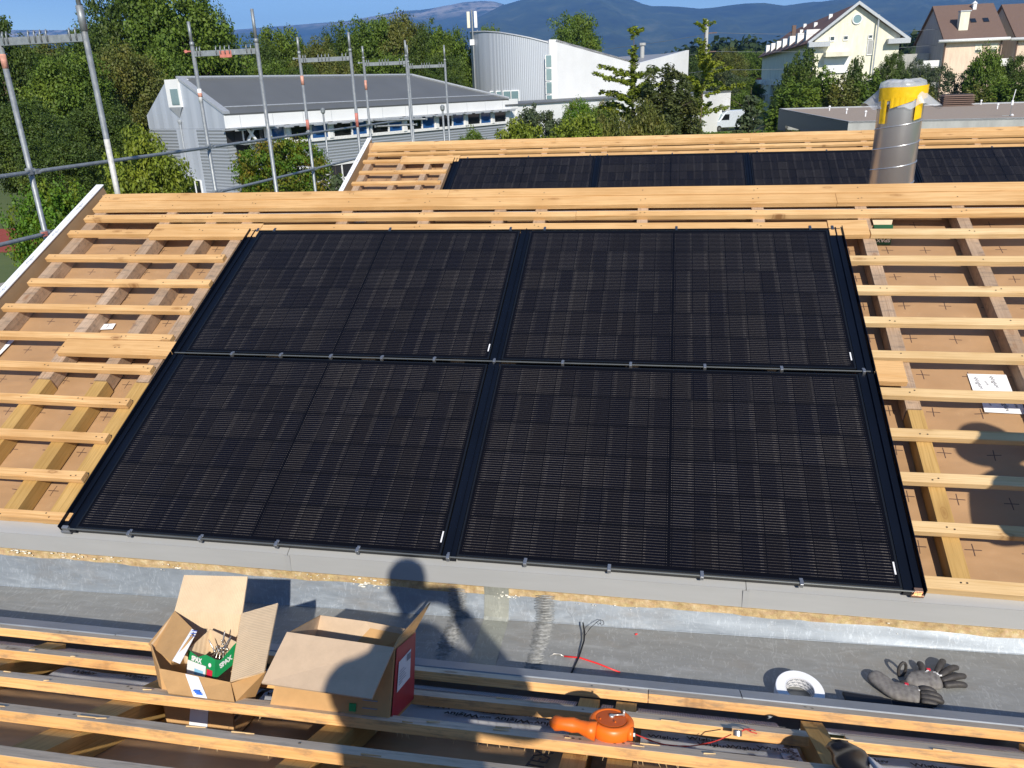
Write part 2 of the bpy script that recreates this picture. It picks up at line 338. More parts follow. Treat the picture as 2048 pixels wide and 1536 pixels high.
# ---------------------------------------------------------------- mesh helpers
class MB:
    def __init__(s): s.v = []; s.f = []; s.mi = []; s.uv = None
    def quadf(s, idx, mi=0): s.f.append(tuple(idx)); s.mi.append(mi)
    def poly(s, pts, mi=0):
        b = len(s.v); s.v += [tuple(p) for p in pts]; s.quadf(range(b, b+len(pts)), mi)
    def hexa(s, p, mi=0, top=None):          # p: 8 points, bottom 4 ccw then top 4
        b = len(s.v); s.v += [tuple(q) for q in p]
        for k, fc in enumerate(((3, 2, 1, 0), (4, 5, 6, 7), (0, 1, 5, 4), (1, 2, 6, 5), (2, 3, 7, 6), (3, 0, 4, 7))):
            s.quadf([b+i for i in fc], (top if (k == 1 and top is not None) else mi))
    def box(s, a, b, mi=0, top=None):
        x0, y0, z0 = a; x1, y1, z1 = b
        s.hexa([(x0, y0, z0), (x1, y0, z0), (x1, y1, z0), (x0, y1, z0), (x0, y0, z1), (x1, y0, z1), (x1, y1, z1), (x0, y1, z1)], mi, top)
    def slab(s, pts, th, mi=0, mi2=None):            # polygon with thickness along its normal
        pts = [Vector(p) for p in pts]; n = Vector((0, 0, 0))
        for i in range(len(pts)): n += (pts[i]-pts[0]).cross(pts[(i+1) % len(pts)]-pts[0])
        n.normalize(); b = len(s.v); k = len(pts)
        s.v += [tuple(p) for p in pts]+[tuple(p-n*th) for p in pts]
        s.quadf(range(b, b+k), mi); s.quadf(reversed(range(b+k, b+2*k)), mi if mi2 is None else mi2)
        for i in range(k): j = (i+1) % k; s.quadf([b+j, b+i, b+k+i, b+k+j], mi)
    def tube(s, pts, r, n=8, mi=0, cap=True):
        pts = [Vector(p) for p in pts]; rs = r if isinstance(r, (list, tuple)) else [r]*len(pts); rings = []
        up = None
        for i, p in enumerate(pts):
            d = (pts[min(i+1, len(pts)-1)]-pts[max(i-1, 0)]).normalized()
            if up is None: up = Vector((0, 0, 1)) if abs(d.z) < .9 else Vector((1, 0, 0))
            a = d.cross(up); a = a.normalized() if a.length > 1e-6 else d.orthogonal().normalized(); c = a.cross(d); up = c
            b = len(s.v); rings.append(b)
            for k in range(n):
                t = 2*math.pi*k/n; s.v.append(tuple(p+a*(math.cos(t)*rs[i])+c*(math.sin(t)*rs[i])))
        for i in range(len(rings)-1):
            for k in range(n): k2 = (k+1) % n; s.quadf([rings[i]+k, rings[i]+k2, rings[i+1]+k2, rings[i+1]+k], mi)
        if cap: s.quadf(reversed(range(rings[0], rings[0]+n)), mi); s.quadf(range(rings[-1], rings[-1]+n), mi)
    def lathe(s, prof, c=(0, 0, 0), n=24, mi=0, ax=None, sx=1, sy=1):
        c = Vector(c); q = Matrix.Identity(3) if ax is None else Vector((0, 0, 1)).rotation_difference(Vector(ax)).to_matrix(); rings = []
        for r, z in prof:
            b = len(s.v); rings.append(b)
            for k in range(n): t = 2*math.pi*k/n; s.v.append(tuple(c+q@Vector((math.cos(t)*r*sx, math.sin(t)*r*sy, z))))
        for i in range(len(rings)-1):
            for k in range(n): k2 = (k+1) % n; s.quadf([rings[i]+k, rings[i]+k2, rings[i+1]+k2, rings[i+1]+k], mi)
        s.quadf(reversed(range(rings[0], rings[0]+n)), mi); s.quadf(range(rings[-1], rings[-1]+n), mi)
    def build(s, name, mats, parent=None, smooth=False, bevel=0, uvxy=None):
        me = bpy.data.meshes.new(name); me.from_pydata(s.v, [], s.f)
        mats = mats if isinstance(mats, (list, tuple)) else [mats]
        for q in mats: me.materials.append(M[q] if isinstance(q, str) else q)
        me.polygons.foreach_set('material_index', s.mi)
        if smooth: me.polygons.foreach_set('use_smooth', [True]*len(me.polygons))
        if uvxy:
            ul = me.uv_layers.new(name='uv')
            for lp in me.loops:
                co = Vector(me.vertices[lp.vertex_index].co); ul.data[lp.index].uv = uvxy(co)
        me.update()
        o = bpy.data.objects.new(name, me); COL.objects.link(o)
        if parent: o.parent = parent
        if bevel:
            md = o.modifiers.new('bevel', 'BEVEL'); md.width = bevel; md.segments = 2; md.limit_method = 'ANGLE'
        return o

def tag(o, label=None, cat=None, group=None, kind=None):
    if label: o['label'] = label
    if cat: o['category'] = cat
    if group: o['group'] = group
    if kind: o['kind'] = kind
    return o
def empty(name, loc=(0, 0, 0), rot=(0, 0, 0), **k):
    o = bpy.data.objects.new(name, None); COL.objects.link(o); o.location = loc; o.rotation_euler = rot; o.empty_display_size = .1
    return tag(o, **k)
_bf = {}
def text(body, size, mat, parent, loc, rot=(0, 0, 0), name='lettering', ext=.0004, bold=0.0, mirror=False):
    cu = bpy.data.curves.new('t', 'FONT'); cu.body = body; cu.size = size; cu.extrude = ext; cu.align_x = 'CENTER'; cu.align_y = 'CENTER'; cu.offset = bold
    t = bpy.data.objects.new('t', cu); COL.objects.link(t)
    bpy.context.view_layer.update()
    me = bpy.data.meshes.new_from_object(t.evaluated_get(bpy.context.evaluated_depsgraph_get()))
    bpy.data.objects.remove(t); bpy.data.curves.remove(cu)
    me.name = name; me.materials.clear(); me.materials.append(M[mat])
    o = bpy.data.objects.new(name, me); COL.objects.link(o); o.parent = parent; o.location = loc; o.rotation_euler = rot
    return o
def join_texts(name, items, mat, parent, size, ext=.0004, bold=0.0):
    """items: (body, matrix 4x4) -> one mesh"""
    cache = {}; bm = bmesh.new()
    for body, mx in items:
        if body not in cache:
            cu = bpy.data.curves.new('t', 'FONT'); cu.body = body; cu.size = size; cu.extrude = ext; cu.align_x = 'CENTER'; cu.align_y = 'CENTER'; cu.offset = bold; cu.resolution_u = 3
            t = bpy.data.objects.new('t', cu); COL.objects.link(t); bpy.context.view_layer.update()
            cache[body] = bpy.data.meshes.new_from_object(t.evaluated_get(bpy.context.evaluated_depsgraph_get()))
            bpy.data.objects.remove(t); bpy.data.curves.remove(cu)
        k = len(bm.verts); bm.from_mesh(cache[body]); bm.verts.ensure_lookup_table()
        for v in bm.verts[k:]: v.co = mx @ v.co
    me = bpy.data.meshes.new(name); bm.to_mesh(me); bm.free(); me.materials.clear(); me.materials.append(M[mat])
    for p in me.polygons: p.material_index = 0
    o = bpy.data.objects.new(name, me); COL.objects.link(o); o.parent = parent; return o

# ---------------------------------------------------------------- ground, track, mountains, haze
def struct(o, name=None): o['kind'] = 'structure'; return o
g = MB(); N_ = 60
def gh(x, y):
    return GZ + 0.0
ext = [-9000, -3000, -1000, -400, -150, -60, 0, 60, 150, 400, 1000, 3000, 9000]
ey = [-300, -60, 0, 30, 60, 100, 160, 300, 700, 1500, 3000, 6000, 16000]
for j in range(len(ey)):
    for i in range(len(ext)): g.v.append((ext[i], ey[j], GZ))
for j in range(len(ey)-1):
    for i in range(len(ext)-1): b = j*len(ext)+i; g.quadf([b, b+1, b+1+len(ext), b+len(ext)])
struct(g.build('ground', 'grass'))
t = MB(); p = [atz(-260, 500, GZ+.01), atz(10, 505, GZ+.01), atz(150, 482, GZ+.01), atz(175, 445, GZ+.01), atz(60, 455, GZ+.01), atz(-260, 470, GZ+.01)]
t.poly(p); struct(t.build('running_track', 'track'))
t = MB(); p = [atz(-200, 660, GZ+.012), atz(40, 590, GZ+.012), atz(70, 560, GZ+.012), atz(30, 560, GZ+.012), atz(-200, 610, GZ+.012)]
t.poly(p); struct(t.build('path', 'path'))

rng = np.random.RandomState(3)
def ridge(name, prof, Y, depth, seed, rough, n=160, m=14):
    rs = np.random.RandomState(seed); mb = MB(); xs = [q[0] for q in prof]; ys = [q[1] for q in prof]
    P = []
    for i in range(n):
        px = xs[0]+(xs[-1]-xs[0])*i/(n-1); py = np.interp(px, xs, ys); P.append(at(px, py, Y))
    ph = rs.rand(8)*6.28; fr = [3, 7, 13, 23, 37, 61, 83, 120]
    for j in range(m+1):
        f = j/m
        for i, q in enumerate(P):
            a = i/(n-1)*6.28
            rid = sum(math.sin(a*fr[k]*(1+.1*f)+ph[k]+f*2.2*math.sin(ph[k]*3+k))/(1+k*.6) for k in range(8))
            z = GZ+(q.z-GZ)*(f**.85)+rough*rid*math.sin(math.pi*min(1, f*1.0))*1.0
            if j == m: z = q.z+rough*.08*rid
            mb.v.append((q.x*(Y-depth*(1-f))/Y, Y-depth*(1-f), z))
    for q in P: mb.v.append((q.x*1.15, Y*1.15, GZ))
    for j in range(m+1):
        for i in range(n-1): b = j*n+i; mb.quadf([b, b+1, b+1+n, b+n])
    return struct(mb.build(name, 'mount', smooth=True))
ridge('mountain', [(-700, 60), (300, 60), (440, 62), (560, 52), (700, 42), (800, 22), (850, 19), (890, 12), (925, 5), (960, 2), (1000, 4), (1030, 20), (1100, 40), (2700, 40)], 14500, 4500, 4, 40)
ridge('mountain_slope', [(-300, 200), (700, 150), (850, 90), (930, 50), (1000, 12), (1060, -6), (1150, -25), (1230, -12), (1262, -2), (1280, 5), (1300, 12), (1345, 12), (1370, 14), (1400, 18), (1440, 13), (1480, 7), (1520, 5), (1570, 12), (1605, 7), (1650, 4), (1720, -8), (1850, -22), (2100, -35), (2700, -20)], 10500, 4200, 9, 46)

hz = MB(); hz.box((-9500, -900, GZ-1.5), (9500, 17500, 1600))
hm = bpy.data.materials.new('haze'); hm.use_nodes = True; ht = hm.node_tree; ht.nodes.clear()
ho = ht.nodes.new('ShaderNodeOutputMaterial'); hv = ht.nodes.new('ShaderNodeVolumePrincipled')
hv.inputs['Color'].default_value = (.16, .42, 1.0, 1); hv.inputs['Density'].default_value = 0.000068; hv.inputs['Anisotropy'].default_value = 0.0
ht.links.new(hv.outputs[0], ho.inputs['Volume'])
ho_ = hz.build('haze', hm); ho_['kind'] = 'stuff'; ho_['label'] = 'pale blue haze between the roofs and the mountains'; ho_['category'] = 'haze'
# ---------------------------------------------------------------- roof frames
OB = Vector((-2.588, 2.7125, -1.8028)); PERIOD = 5.4
EX, EV, NB = Vector((1, 0, 0)), Vector((0, math.cos(SLOPE), math.sin(SLOPE))), Vector((0, -math.sin(SLOPE), math.cos(SLOPE)))
OA = Vector((0, 1.875, -1.763)); AV, NA = Vector((0, math.cos(SLOPE), -math.sin(SLOPE))), Vector((0, math.sin(SLOPE), math.cos(SLOPE)))
def onplane(x, y, P, n): r = ray(x, y); return r*(P.dot(n)/r.dot(n))
def b_at(x, y, h=0, O=OB): X = onplane(x, y, O+NB*h, NB); return Vector(((X-O).dot(EX), (X-O).dot(EV), h))
def a_at(x, y, h=0): X = onplane(x, y, OA+NA*h, NA); return Vector((X.x, (X-OA).dot(AV), h))
def a_v(x, y, v): X = onplane(x, y, OA+AV*v, AV); return Vector((X.x, v, (X-OA).dot(NA)))
def zf(X): return -2.087+.024*(X+.5)
def fl(x, y, dz=0.0):
    z = -2.09
    for _ in range(6): X = atz(x, y, z+dz); z = zf(X.x)
    return X
random.seed(11)
def J(a): return random.uniform(-a, a)
M['screw_dark'] = simple('dark screw head', (.07, .055, .04), .5, .5)
RX = [-1.40, -.83, -.475, -.215, .47, 1.02, 1.51, 1.785, 2.42, 3.105, 3.70, 4.24, 4.88, 5.5, 6.1, 6.7, 7.3]
def batten(name, mat, x0, x1, v0, v1, h0, h1, parent, top=None):
    mb = MB(); n = max(2, int((x1-x0)/.35)); st = []
    a = J(.003); tw = J(.004)
    for i in range(n+1):
        x = x0+(x1-x0)*i/n; o = a*math.sin(i*1.3)+J(.0012); q = J(.0008)
        st.append([(x, v0+o, h0+q), (x, v1+o, h0+q), (x, v1+o, h1+q), (x, v0+o, h1+q)])
    b = 0
    for s_ in st: mb.v += s_
    for i in range(n):
        b = i*4
        mb.quadf([b+0, b+4, b+7, b+3], 0)            # downslope side
        mb.quadf([b+1, b+2, b+6, b+5], 0)
        mb.quadf([b+3, b+7, b+6, b+2], 1 if top else 0)
        mb.quadf([b+0, b+1, b+5, b+4], 0)
    mb.quadf([0, 3, 2, 1]); b = n*4; mb.quadf([b, b+1, b+2, b+3])
    mt = [mat, top] if top else [mat, mat]
    for xr in RX:
        for dx in ((.018, .045) if random.random() < .6 else (.03,)):
            x = xr+dx+J(.006)
            if x0+.01 < x < x1-.01:
                v = (v0+v1)/2+J(.012); e = .0038
                mb.poly([(x-e, v-e*.6, h1+.0014), (x-e*.3, v-e, h1+.0014), (x+e, v-e*.5, h1+.0014), (x+e, v+e*.6, h1+.0014), (x, v+e, h1+.0014), (x-e, v+e*.5, h1+.0014)], 2)
    return mb.build(name, mt+['screw_dark'], parent, bevel=.0015)
def raft(mat, x0, x1, v0, v1, h0, h1, parent):
    mb = MB(); s_ = J(.006); mb.hexa([(x0, v0, h0), (x1, v0, h0), (x1+s_, v1, h0), (x0+s_, v1, h0), (x0, v0, h1), (x1, v0, h1), (x1+s_, v1, h1), (x0+s_, v1, h1)])
    return mb.build('counter_batten', mat, parent, bevel=.0015)
HM = -.118
def sheet(name, u0, u1, v0, v1, h, parent, mat='membrane', amp=.004):
    mb = MB(); nu, nv = 90, 36; rs = np.random.RandomState(5)
    for j in range(nv+1):
        for i in range(nu+1):
            u = u0+(u1-u0)*i/nu; v = v0+(v1-v0)*j/nv
            mb.v.append((u, v, h+amp*(math.sin(u*7.3+v*2.1)+math.sin(v*11+u*1.7)*.6+math.sin(u*19+v*5)*.35)))
    for j in range(nv):
        for i in range(nu): b = j*(nu+1)+i; mb.quadf([b, b+1, b+nu+2, b+nu+1])
    return mb.build(name, mat, parent, smooth=True)

def front_slope(O, u_end, full, verge, label):
    T = empty('timber_roof', O, (SLOPE, 0, 0), label=label, cat='roof', group='timber battened roof slopes')
    sheet('membrane', verge, u_end, -.05, 2.76, HM, T)
    # verge upstand
    mb = MB(); mb.box((verge-.02, -.15, HM-.02), (verge, 2.86, .02)); mb.build('verge_upstand', 'kraft_edge', T)
    mb = MB(); mb.box((verge-.05, -.15, .0205), (verge+.004, 2.87, .026)); mb.box((verge-.055, -.15, -.10), (verge-.0505, 2.87, .026))
    vt = mb.build('verge_tape', 'tape_white', T)
    it = []
    for i in range(9):
        it.append(('Wigluv', Matrix.Translation((verge-.024, .1+i*.31, .0266)) @ Matrix.Rotation(R_(90), 4, 'Z')))
        it.append(('20/40', Matrix.Translation((verge-.012, .25+i*.31, .0266)) @ Matrix.Rotation(R_(90), 4, 'Z') @ Matrix.Scale(.5, 4)))
    join_texts('lettering', it, 'ink_grey', vt, .032)
    # counter battens
    xs = [(verge+.07, .085), (-.83, .075), (-.475, .075), (-.215, .075), (.47, .075), (1.02, .075), (1.51, .075), (1.785, .075), (2.42, .065), (3.105, .07), (3.70, .066), (4.24, .066), (4.88, .066), (5.5, .066), (6.1, .066), (6.7, .066), (7.3, .066)]
    for x, wd in xs:
        if x > u_end-.1: continue
        raft('rafter', x, x+wd, .955, 2.70, HM+.004, -.031, T)
        if full and (x < -.1 or x > 3.6): raft('rafter_new', x+J(.01)+.006, x+wd+.008, .035, .950, HM+.004, -.034, T)
    L = 'lath'
    # ridge boards
    def pieces(v0, v1, h0, h1, joints, nm, mat='lath'):
        a = verge+.06
        for b in joints+[u_end]:
            if b <= a: continue
            batten(nm, mat, a, min(b, u_end)-.0015, v0, v1, h0, h1, T); a = b
    pieces(2.685, 2.775, -.030, .004, [1.18, 4.9], 'ridge_board')
    pieces(2.585, 2.682, -.030, .000, [3.6], 'ridge_board')
    pieces(2.462, 2.515, -.032, -.001, [2.05, 5.0], 'batten', 'lath')
    # vent mesh under the ridge board
    mb = MB(); mb.box((verge+.06, 2.52, -.044), (u_end, 2.58, -.0425)); mb.build('vent_mesh', 'mesh', T, uvxy=lambda c: (c.x, c.y))
    # battens
    vs = [2.265+.045, 2.03+.03, 1.78+.025, 1.53+.025, 1.275+.03, 1.01+.045, .76+.045, .51+.05, .26+.055]
    for i, vt_ in enumerate(vs):
        if i == 0:
            batten('plank', L, -.80, -.02, 2.255, 2.40, -.030, .0, T); 
            if full: batten('plank', L, 3.52, 3.735, 2.255, 2.40, -.030, .0, T)
            batten('batten', L, -.015, 3.515 if full else u_end, 2.325, 2.385, -.030, .0, T)
            batten('batten', L, verge+.04, -.805, vt_-.028, vt_+.02, -.030, .001, T)
            if full: batten('batten', 'lath_pale', 3.74, u_end, vt_-.05, vt_+.005, -.030, .0, T)
            continue
        if i > 3 and not full: continue
        ox = verge+.05+J(.02)
        batten('batten', L, ox, -.14+J(.012), vt_-.05, vt_, -.030, .0, T)
        if full: batten('batten', 'lath_pale', 3.588, u_end, vt_-.05, vt_, -.030, .0, T)
    if full:
        batten('plank', L, -.80, -.095, 1.130, 1.245, -.030, .0, T)
        batten('plank', L, 3.588, 3.725, 1.095, 1.235, -.030, .001, T)
        batten('batten', L, verge+.05, -.06, .035, .078, -.040, -.002, T)
        batten('batten', 'lath_pale', 3.588, u_end, .012, .066, -.040, -.002, T)
    mb = MB(); mb.box((verge, -.05, HM-.30), (u_end, 2.74, HM-.012)); mb.build('roof_deck', 'osb', T)
    return T
RB = front_slope(OB, 6.6, True, -1.47, 'near timber battened slope carrying the four large black panels')
OC = OB+Vector((0, PERIOD, 0))
RC = front_slope(OC, 8.2, False, -1.36, 'far timber battened slope behind the steel duct')

# stickers and tape on the membrane of the near slope
def patch(parent, name, c, w_, l_, ang, mat, words=None, size=.02, ink='ink', h=HM+.011, fr=b_at):
    mb = MB(); mb.box((-w_/2, -l_/2, 0), (w_/2, l_/2, .0012)); o = mb.build(name, mat, parent); o.location = (c[0], c[1], h); o.rotation_euler = (0, 0, ang)
    if words: join_texts('lettering', [(wd, Matrix.Translation((x, y, .0016)) @ Matrix.Rotation(a, 4, 'Z') @ Matrix.Scale(s_, 4)) for wd, x, y, a, s_ in words], ink, o, size)
    return o
patch(RB, 'sticker', b_at(217, 656, HM), .085, .05, .1, 'tape_white', [('Wigluv', 0, 0, 1.57, .6), ('1-4', .0, .012, 1.57, .5)], .02)
patch(RB, 'sticker', b_at(4, 700, HM), .07, .16, -.1, 'tape_white', [('Wigluv', 0, 0, 1.5, .8)], .02)
patch(RB, 'tape_patch', b_at(1978, 770, HM), .17, .12, 0, 'tape_white', [('Wigluv', -.05, 0, -1.35, 1), ('Wigluv', .02, .01, -1.35, 1), ('20/40', -.015, .0, -1.35, .5)], .028)
patch(RB, 'tape_patch', b_at(2003, 812, HM), .17, .11, -.03, 'tape_white', [('Wigluv', .01, 0, -1.45, 1.1), ('20/40', .055, .0, -1.45, .6), ('Wigluv', -.055, .01, -1.35, .6)], .028)
patch(RB, 'sticker', b_at(724, 442, HM), .08, .07, 0, 'tape_white')
patch(RC, 'sticker', b_at(754, 314, HM, OC), .08, .07, 0, 'tape_white')

# ---------------------------------------------------------------- eave flashing, gutter, near roof
XA, XB = -4.1, 4.6
def strip(prof, x0, x1, mat, name, parent, th=.0015, n=1, loc=None):
    """prof: list of (y,z) joined into a thin bent sheet along x"""
    mb = MB()
    for (y0, z0), (y1, z1) in zip(prof[:-1], prof[1:]):
        d = Vector((0, y1-y0, z1-z0)).normalized(); nn = Vector((0, -d.z, d.y))*th
        mb.hexa([(x0, y0, z0), (x1, y0, z0), (x1, y1, z1), (x0, y1, z1), (x0, y0+nn.y, z0+nn.z), (x1, y0+nn.y, z0+nn.z), (x1, y1+nn.y, z1+nn.z), (x0, y1+nn.y, z1+nn.z)])
    return mb.build(name, mat, parent)
EF = empty('eave_flashing', (0, 0, 0), label='long folded grey metal sheet along the lower edge of the black panels', cat='flashing')
def bw(v, h, O=OB): q = O+EV*v+NB*h; return (q.y, q.z)
j = [XA, -1.555, .36, XB]
for a_, b_ in zip(j[:-1], j[1:]):
    f0 = bw(.08, -.041); f1 = bw(-.028, -.041); f2 = (f1[0]-.004, f1[1]-.078); f3 = (f2[0]+.012, f2[1]-.006)
    strip([f3, f2, f1, f0], a_+.0012, b_-.0012, 'zinc_eave', 'sheet', EF)
    if b_ < 4: 
        mb = MB(); mb.box((b_-.012, f1[0]-.0085, f2[1]), (b_+.012, f1[0]-.0045, f1[1]-.002)); mb.build('joint_cover', 'zinc_eave', EF)
GT = empty('box_gutter', (0, 0, 0), label='wide weathered zinc gutter lying between the two roof slopes', cat='gutter')
rs = np.random.RandomState(8)
mb = MB(); n = 240
for i in range(n+1):
    x = XA+(XB-XA)*i/n; zb = -1.990+.003*math.sin(x*9)+.002*math.sin(x*23+1)+rs.uniform(-.002, .002)
    mb.v += [(x, 2.735, -1.88), (x, 2.727, zb), (x, 2.734, zb)]
for i in range(n): b = i*3; mb.quadf([b+1, b+4, b+3, b]); mb.quadf([b+2, b+5, b+4, b+1])
mb.build('board_strip', 'osb', GT)
def grid(name, f, nu, nv, mat, parent, smooth=True):
    mb = MB()
    for j_ in range(nv+1):
        for i in range(nu+1): mb.v.append(tuple(f(i/nu, j_/nv)))
    for j_ in range(nv):
        for i in range(nu): b = j_*(nu+1)+i; mb.quadf([b, b+1, b+nu+2, b+nu+1])
    return mb.build(name, mat, parent, smooth=smooth)
def dent(x, y): return .0016*math.sin(x*5+y*9)+.0012*math.sin(x*13.1-y*21)+.0008*math.sin(x*31+y*7)
grid('upstand', lambda a, b: (XA+(XB-XA)*a, 2.699+.033*b+dent(XA+(XB-XA)*a, b), zf(XA+(XB-XA)*a)*(1-b)+(-1.985)*b), 160, 4, 'zinc_up', GT)
grid('gutter_floor', lambda a, b: (XA+(XB-XA)*a, 2.236+.4625*b, zf(XA+(XB-XA)*a)+dent(XA+(XB-XA)*a, b*3)*min(1, 4*b*(1-b)+.1)), 160, 12, 'zinc_floor', GT)
strip([(2.2355, -2.25), (2.2355, -1.935)], XA, XB, 'zinc_floor', 'side_wall', GT)
# fold bead, cross strip and solder seams
mb = MB(); mb.tube([(XA+(XB-XA)*i/60, 2.6975, zf(XA+(XB-XA)*i/60)+.002) for i in range(61)], .0022, 6); mb.build('fold_line', 'zinc_up', GT, smooth=True)
def cross(x, wd, name, mat, dz):
    mb = MB(); z0 = zf(x)
    pr = [(2.25, zf(x)+dz), (2.685, zf(x)+dz), (2.697, zf(x)+dz+.010), (2.7245, -1.99), (2.7225, -1.945)]
    for (y0, z0), (y1, z1) in zip(pr[:-1], pr[1:]):
        mb.hexa([(x, y0, z0-.003), (x+wd, y0, z0-.003), (x+wd, y1, z1-.003), (x, y1, z1-.003), (x, y0, z0), (x+wd, y0, z0), (x+wd, y1, z1), (x, y1, z1)])
    return mb.build(name, mat, GT)
M['solder'] = simple('old solder', (.27, .275, .27), .5, .4, .45, 60)
M['zinc_olive'] = zinc('greenish expansion strip', (.33, .34, .30), (.40, .41, .36), .3, .5)
cs = fl(952, 1300); cross(cs.x-.01, .105, 'expansion_strip', 'zinc_olive', .0045)
for px, py in ((895, 1290), (1080, 1290)):
    xc = fl(px, py).x; mb = MB(); rr = random.Random(px)
    for i in range(84):
        y = 2.27+i*.0085
        if y < 2.69: c = Vector((xc, y, zf(xc)+.002))
        else: c = Vector((xc, 2.694+(i-50)*.0009, zf(xc)+.004+(y-2.69)*.86))
        if c.z > -1.955: break
        pts = [c+Vector((q*.038+rr.uniform(-.006, .006), (0 if y < 2.69 else 0)+.003*math.sin(q*3), abs(q)*-.002)) for q in (-1, -.5, 0, .5, 1)]
        mb.tube(pts, [.0012, .0026, .0030, .0026, .0012], 6)
    mb.build('solder_seam', 'solder', GT, smooth=True)
# foam residue splats along the board edge
mb = MB(); rr = random.Random(4)
for (px, py, n_, s_) in ((30, 1097, 26, 1.0), (140, 1106, 22, .9), (205, 1112, 8, .8), (735, 1162, 24, 1.1), (345, 1130, 16, .8), (1012, 1186, 20, .9), (620, 1148, 16, .6), (1190, 1208, 6, .5), (1780, 1248, 3, .6), (1260, 1205, 4, .5)):
    c = onplane(px, py, Vector((0, 2.722, 0)), Vector((0, 1, 0)))
    for i in range(n_):
        q = c+Vector((rr.gauss(0, .045), -.002+rr.uniform(-.002, 0), rr.gauss(-.012, .011))); r = rr.uniform(.0015, .0055)*s_
        if q.z < -2.02 or q.z > -1.945: continue
        mb.lathe([(.0003, -.001), (r, 0), (r*.6, .002), (.0003, .003)], q, 7, 0, (0, -1, .2), rr.uniform(.5, 2.6), rr.uniform(.4, 1))
mb.build('foam_residue', 'foam', GT, smooth=True)['kind'] = 'stuff'

# near roof: slope falling away from the camera towards the gutter
RA = empty('timber_roof', OA, (-SLOPE, 0, 0), label='nearest battened roof slope falling towards the gutter in the foreground', cat='roof', group='timber battened roof slopes')
sheet('membrane', XA, XB, -2.05, .37, HM, RA, amp=.003)
mb = MB(); mb.box((XA, -2.1, HM-.30), (XB, .36, HM-.012)); mb.build('roof_deck', 'osb', RA)
strip([(.302, -.032), (.302, .0022), (.388, .0022), (.388, -.11)], XA, -2.0, 'sheet_blue', 'eave_flange', RA)
for a_, b_ in ((-1.997, .30), (.303, 2.2), (2.203, XB)): strip([(.304, -.032), (.304, .0022), (.388, .0022), (.388, -.11)], a_, b_, 'sheet_blue', 'eave_flange', RA)
RX = [-2.235, -1.59, -.905, -.222, -.105, .47, 1.1, 1.72]
for x, wd in ((-3.45, .075), (-2.85, .075), (-2.235, .08), (-1.59, .10), (-.905, .085), (-.222, .066), (-.105, .066), (.47, .066), (1.1, .066), (1.72, .066), (2.35, .066), (2.98, .066), (3.6, .066), (4.2, .066)):
    raft('rafter_new', x, x+wd, -2.04, .24, HM+.004, -.031, RA)
random.seed(5)
for k in range(-1, 9):
    v0 = -.25*k; w_ = .052
    if k == -1: v0 = .252
    if k == 0:
        batten('batten', 'lath_near', XA+.05, .455, v0, v0+w_, -.030, .0, RA, 'lath_grey'); batten('batten', 'lath_near', .56, XB, v0, v0+w_, -.030, .0, RA, 'lath_grey')
    elif k == 8:
        batten('ridge_board', 'lath_near', XA+.05, XB, v0-.02, v0+.10, -.030, .004, RA, 'lath_grey')
    else:
        jx = [-3.1, 1.9, .8, -2.8, 2.2, 0][k % 6]
        batten('batten', 'lath_near', XA+.05, jx-.002, v0, v0+w_, -.030, .0, RA, 'lath_grey'); batten('batten', 'lath_near', jx, XB, v0+J(.003), v0+w_, -.030, .0, RA, 'lath_grey')
# splinters on batten tops
mb = MB(); rr = random.Random(2)
for i in range(46):
    k = rr.choice((0, 1, 1, 2, 2, 2, 3)); x = rr.uniform(-2.3, .8); v = -.25*k+rr.choice((.0, .02, .04)); l = rr.uniform(.015, .06); a = rr.uniform(-.5, .5)
    z = .001; mb.hexa([(x, v, z), (x+l, v+a*.01, z+.002), (x+l, v+a*.01+.003, z+.002), (x, v+.005, z), (x, v, z+.003), (x+l, v+a*.01, z+.004), (x+l, v+a*.01+.002, z+.004), (x, v+.005, z+.003)])
for i in range(40):
    x = rr.uniform(-1.2, .1); v = -.25*rr.choice((1, 1, 2))-.001; l = rr.uniform(.006, .016)
    mb.tube([(x, v, -.028), (x+rr.uniform(-.004, .006), v-.003, -.028-l)], [.0009, .0003], 4)
mb.build('splinters', 'lath_pale', RA)['kind'] = 'stuff'
# vent mesh below the last batten, cut between the counter battens
ms = [(-3.37, -2.86), (-2.77, -2.245), (-2.145, -1.60), (-1.48, -.915), (-.81, -.23), (-.15, -.112), (-.033, .40), (.545, 1.09), (1.17, 1.71), (1.79, 2.34)]
mb = MB()
for a_, b_ in ms:
    for (va, ha), (vb, hb) in zip([(.050, .004), (.085, -.012), (.16, -.034), (.249, -.048)][:-1], [(.085, -.012), (.16, -.034), (.249, -.048)]): mb.poly([(a_, va, ha), (b_, va, ha), (b_, vb, hb), (a_, vb, hb)])
mb.build('vent_mesh', 'mesh', RA, uvxy=lambda c: (c.x*.8, c.y*1.15))
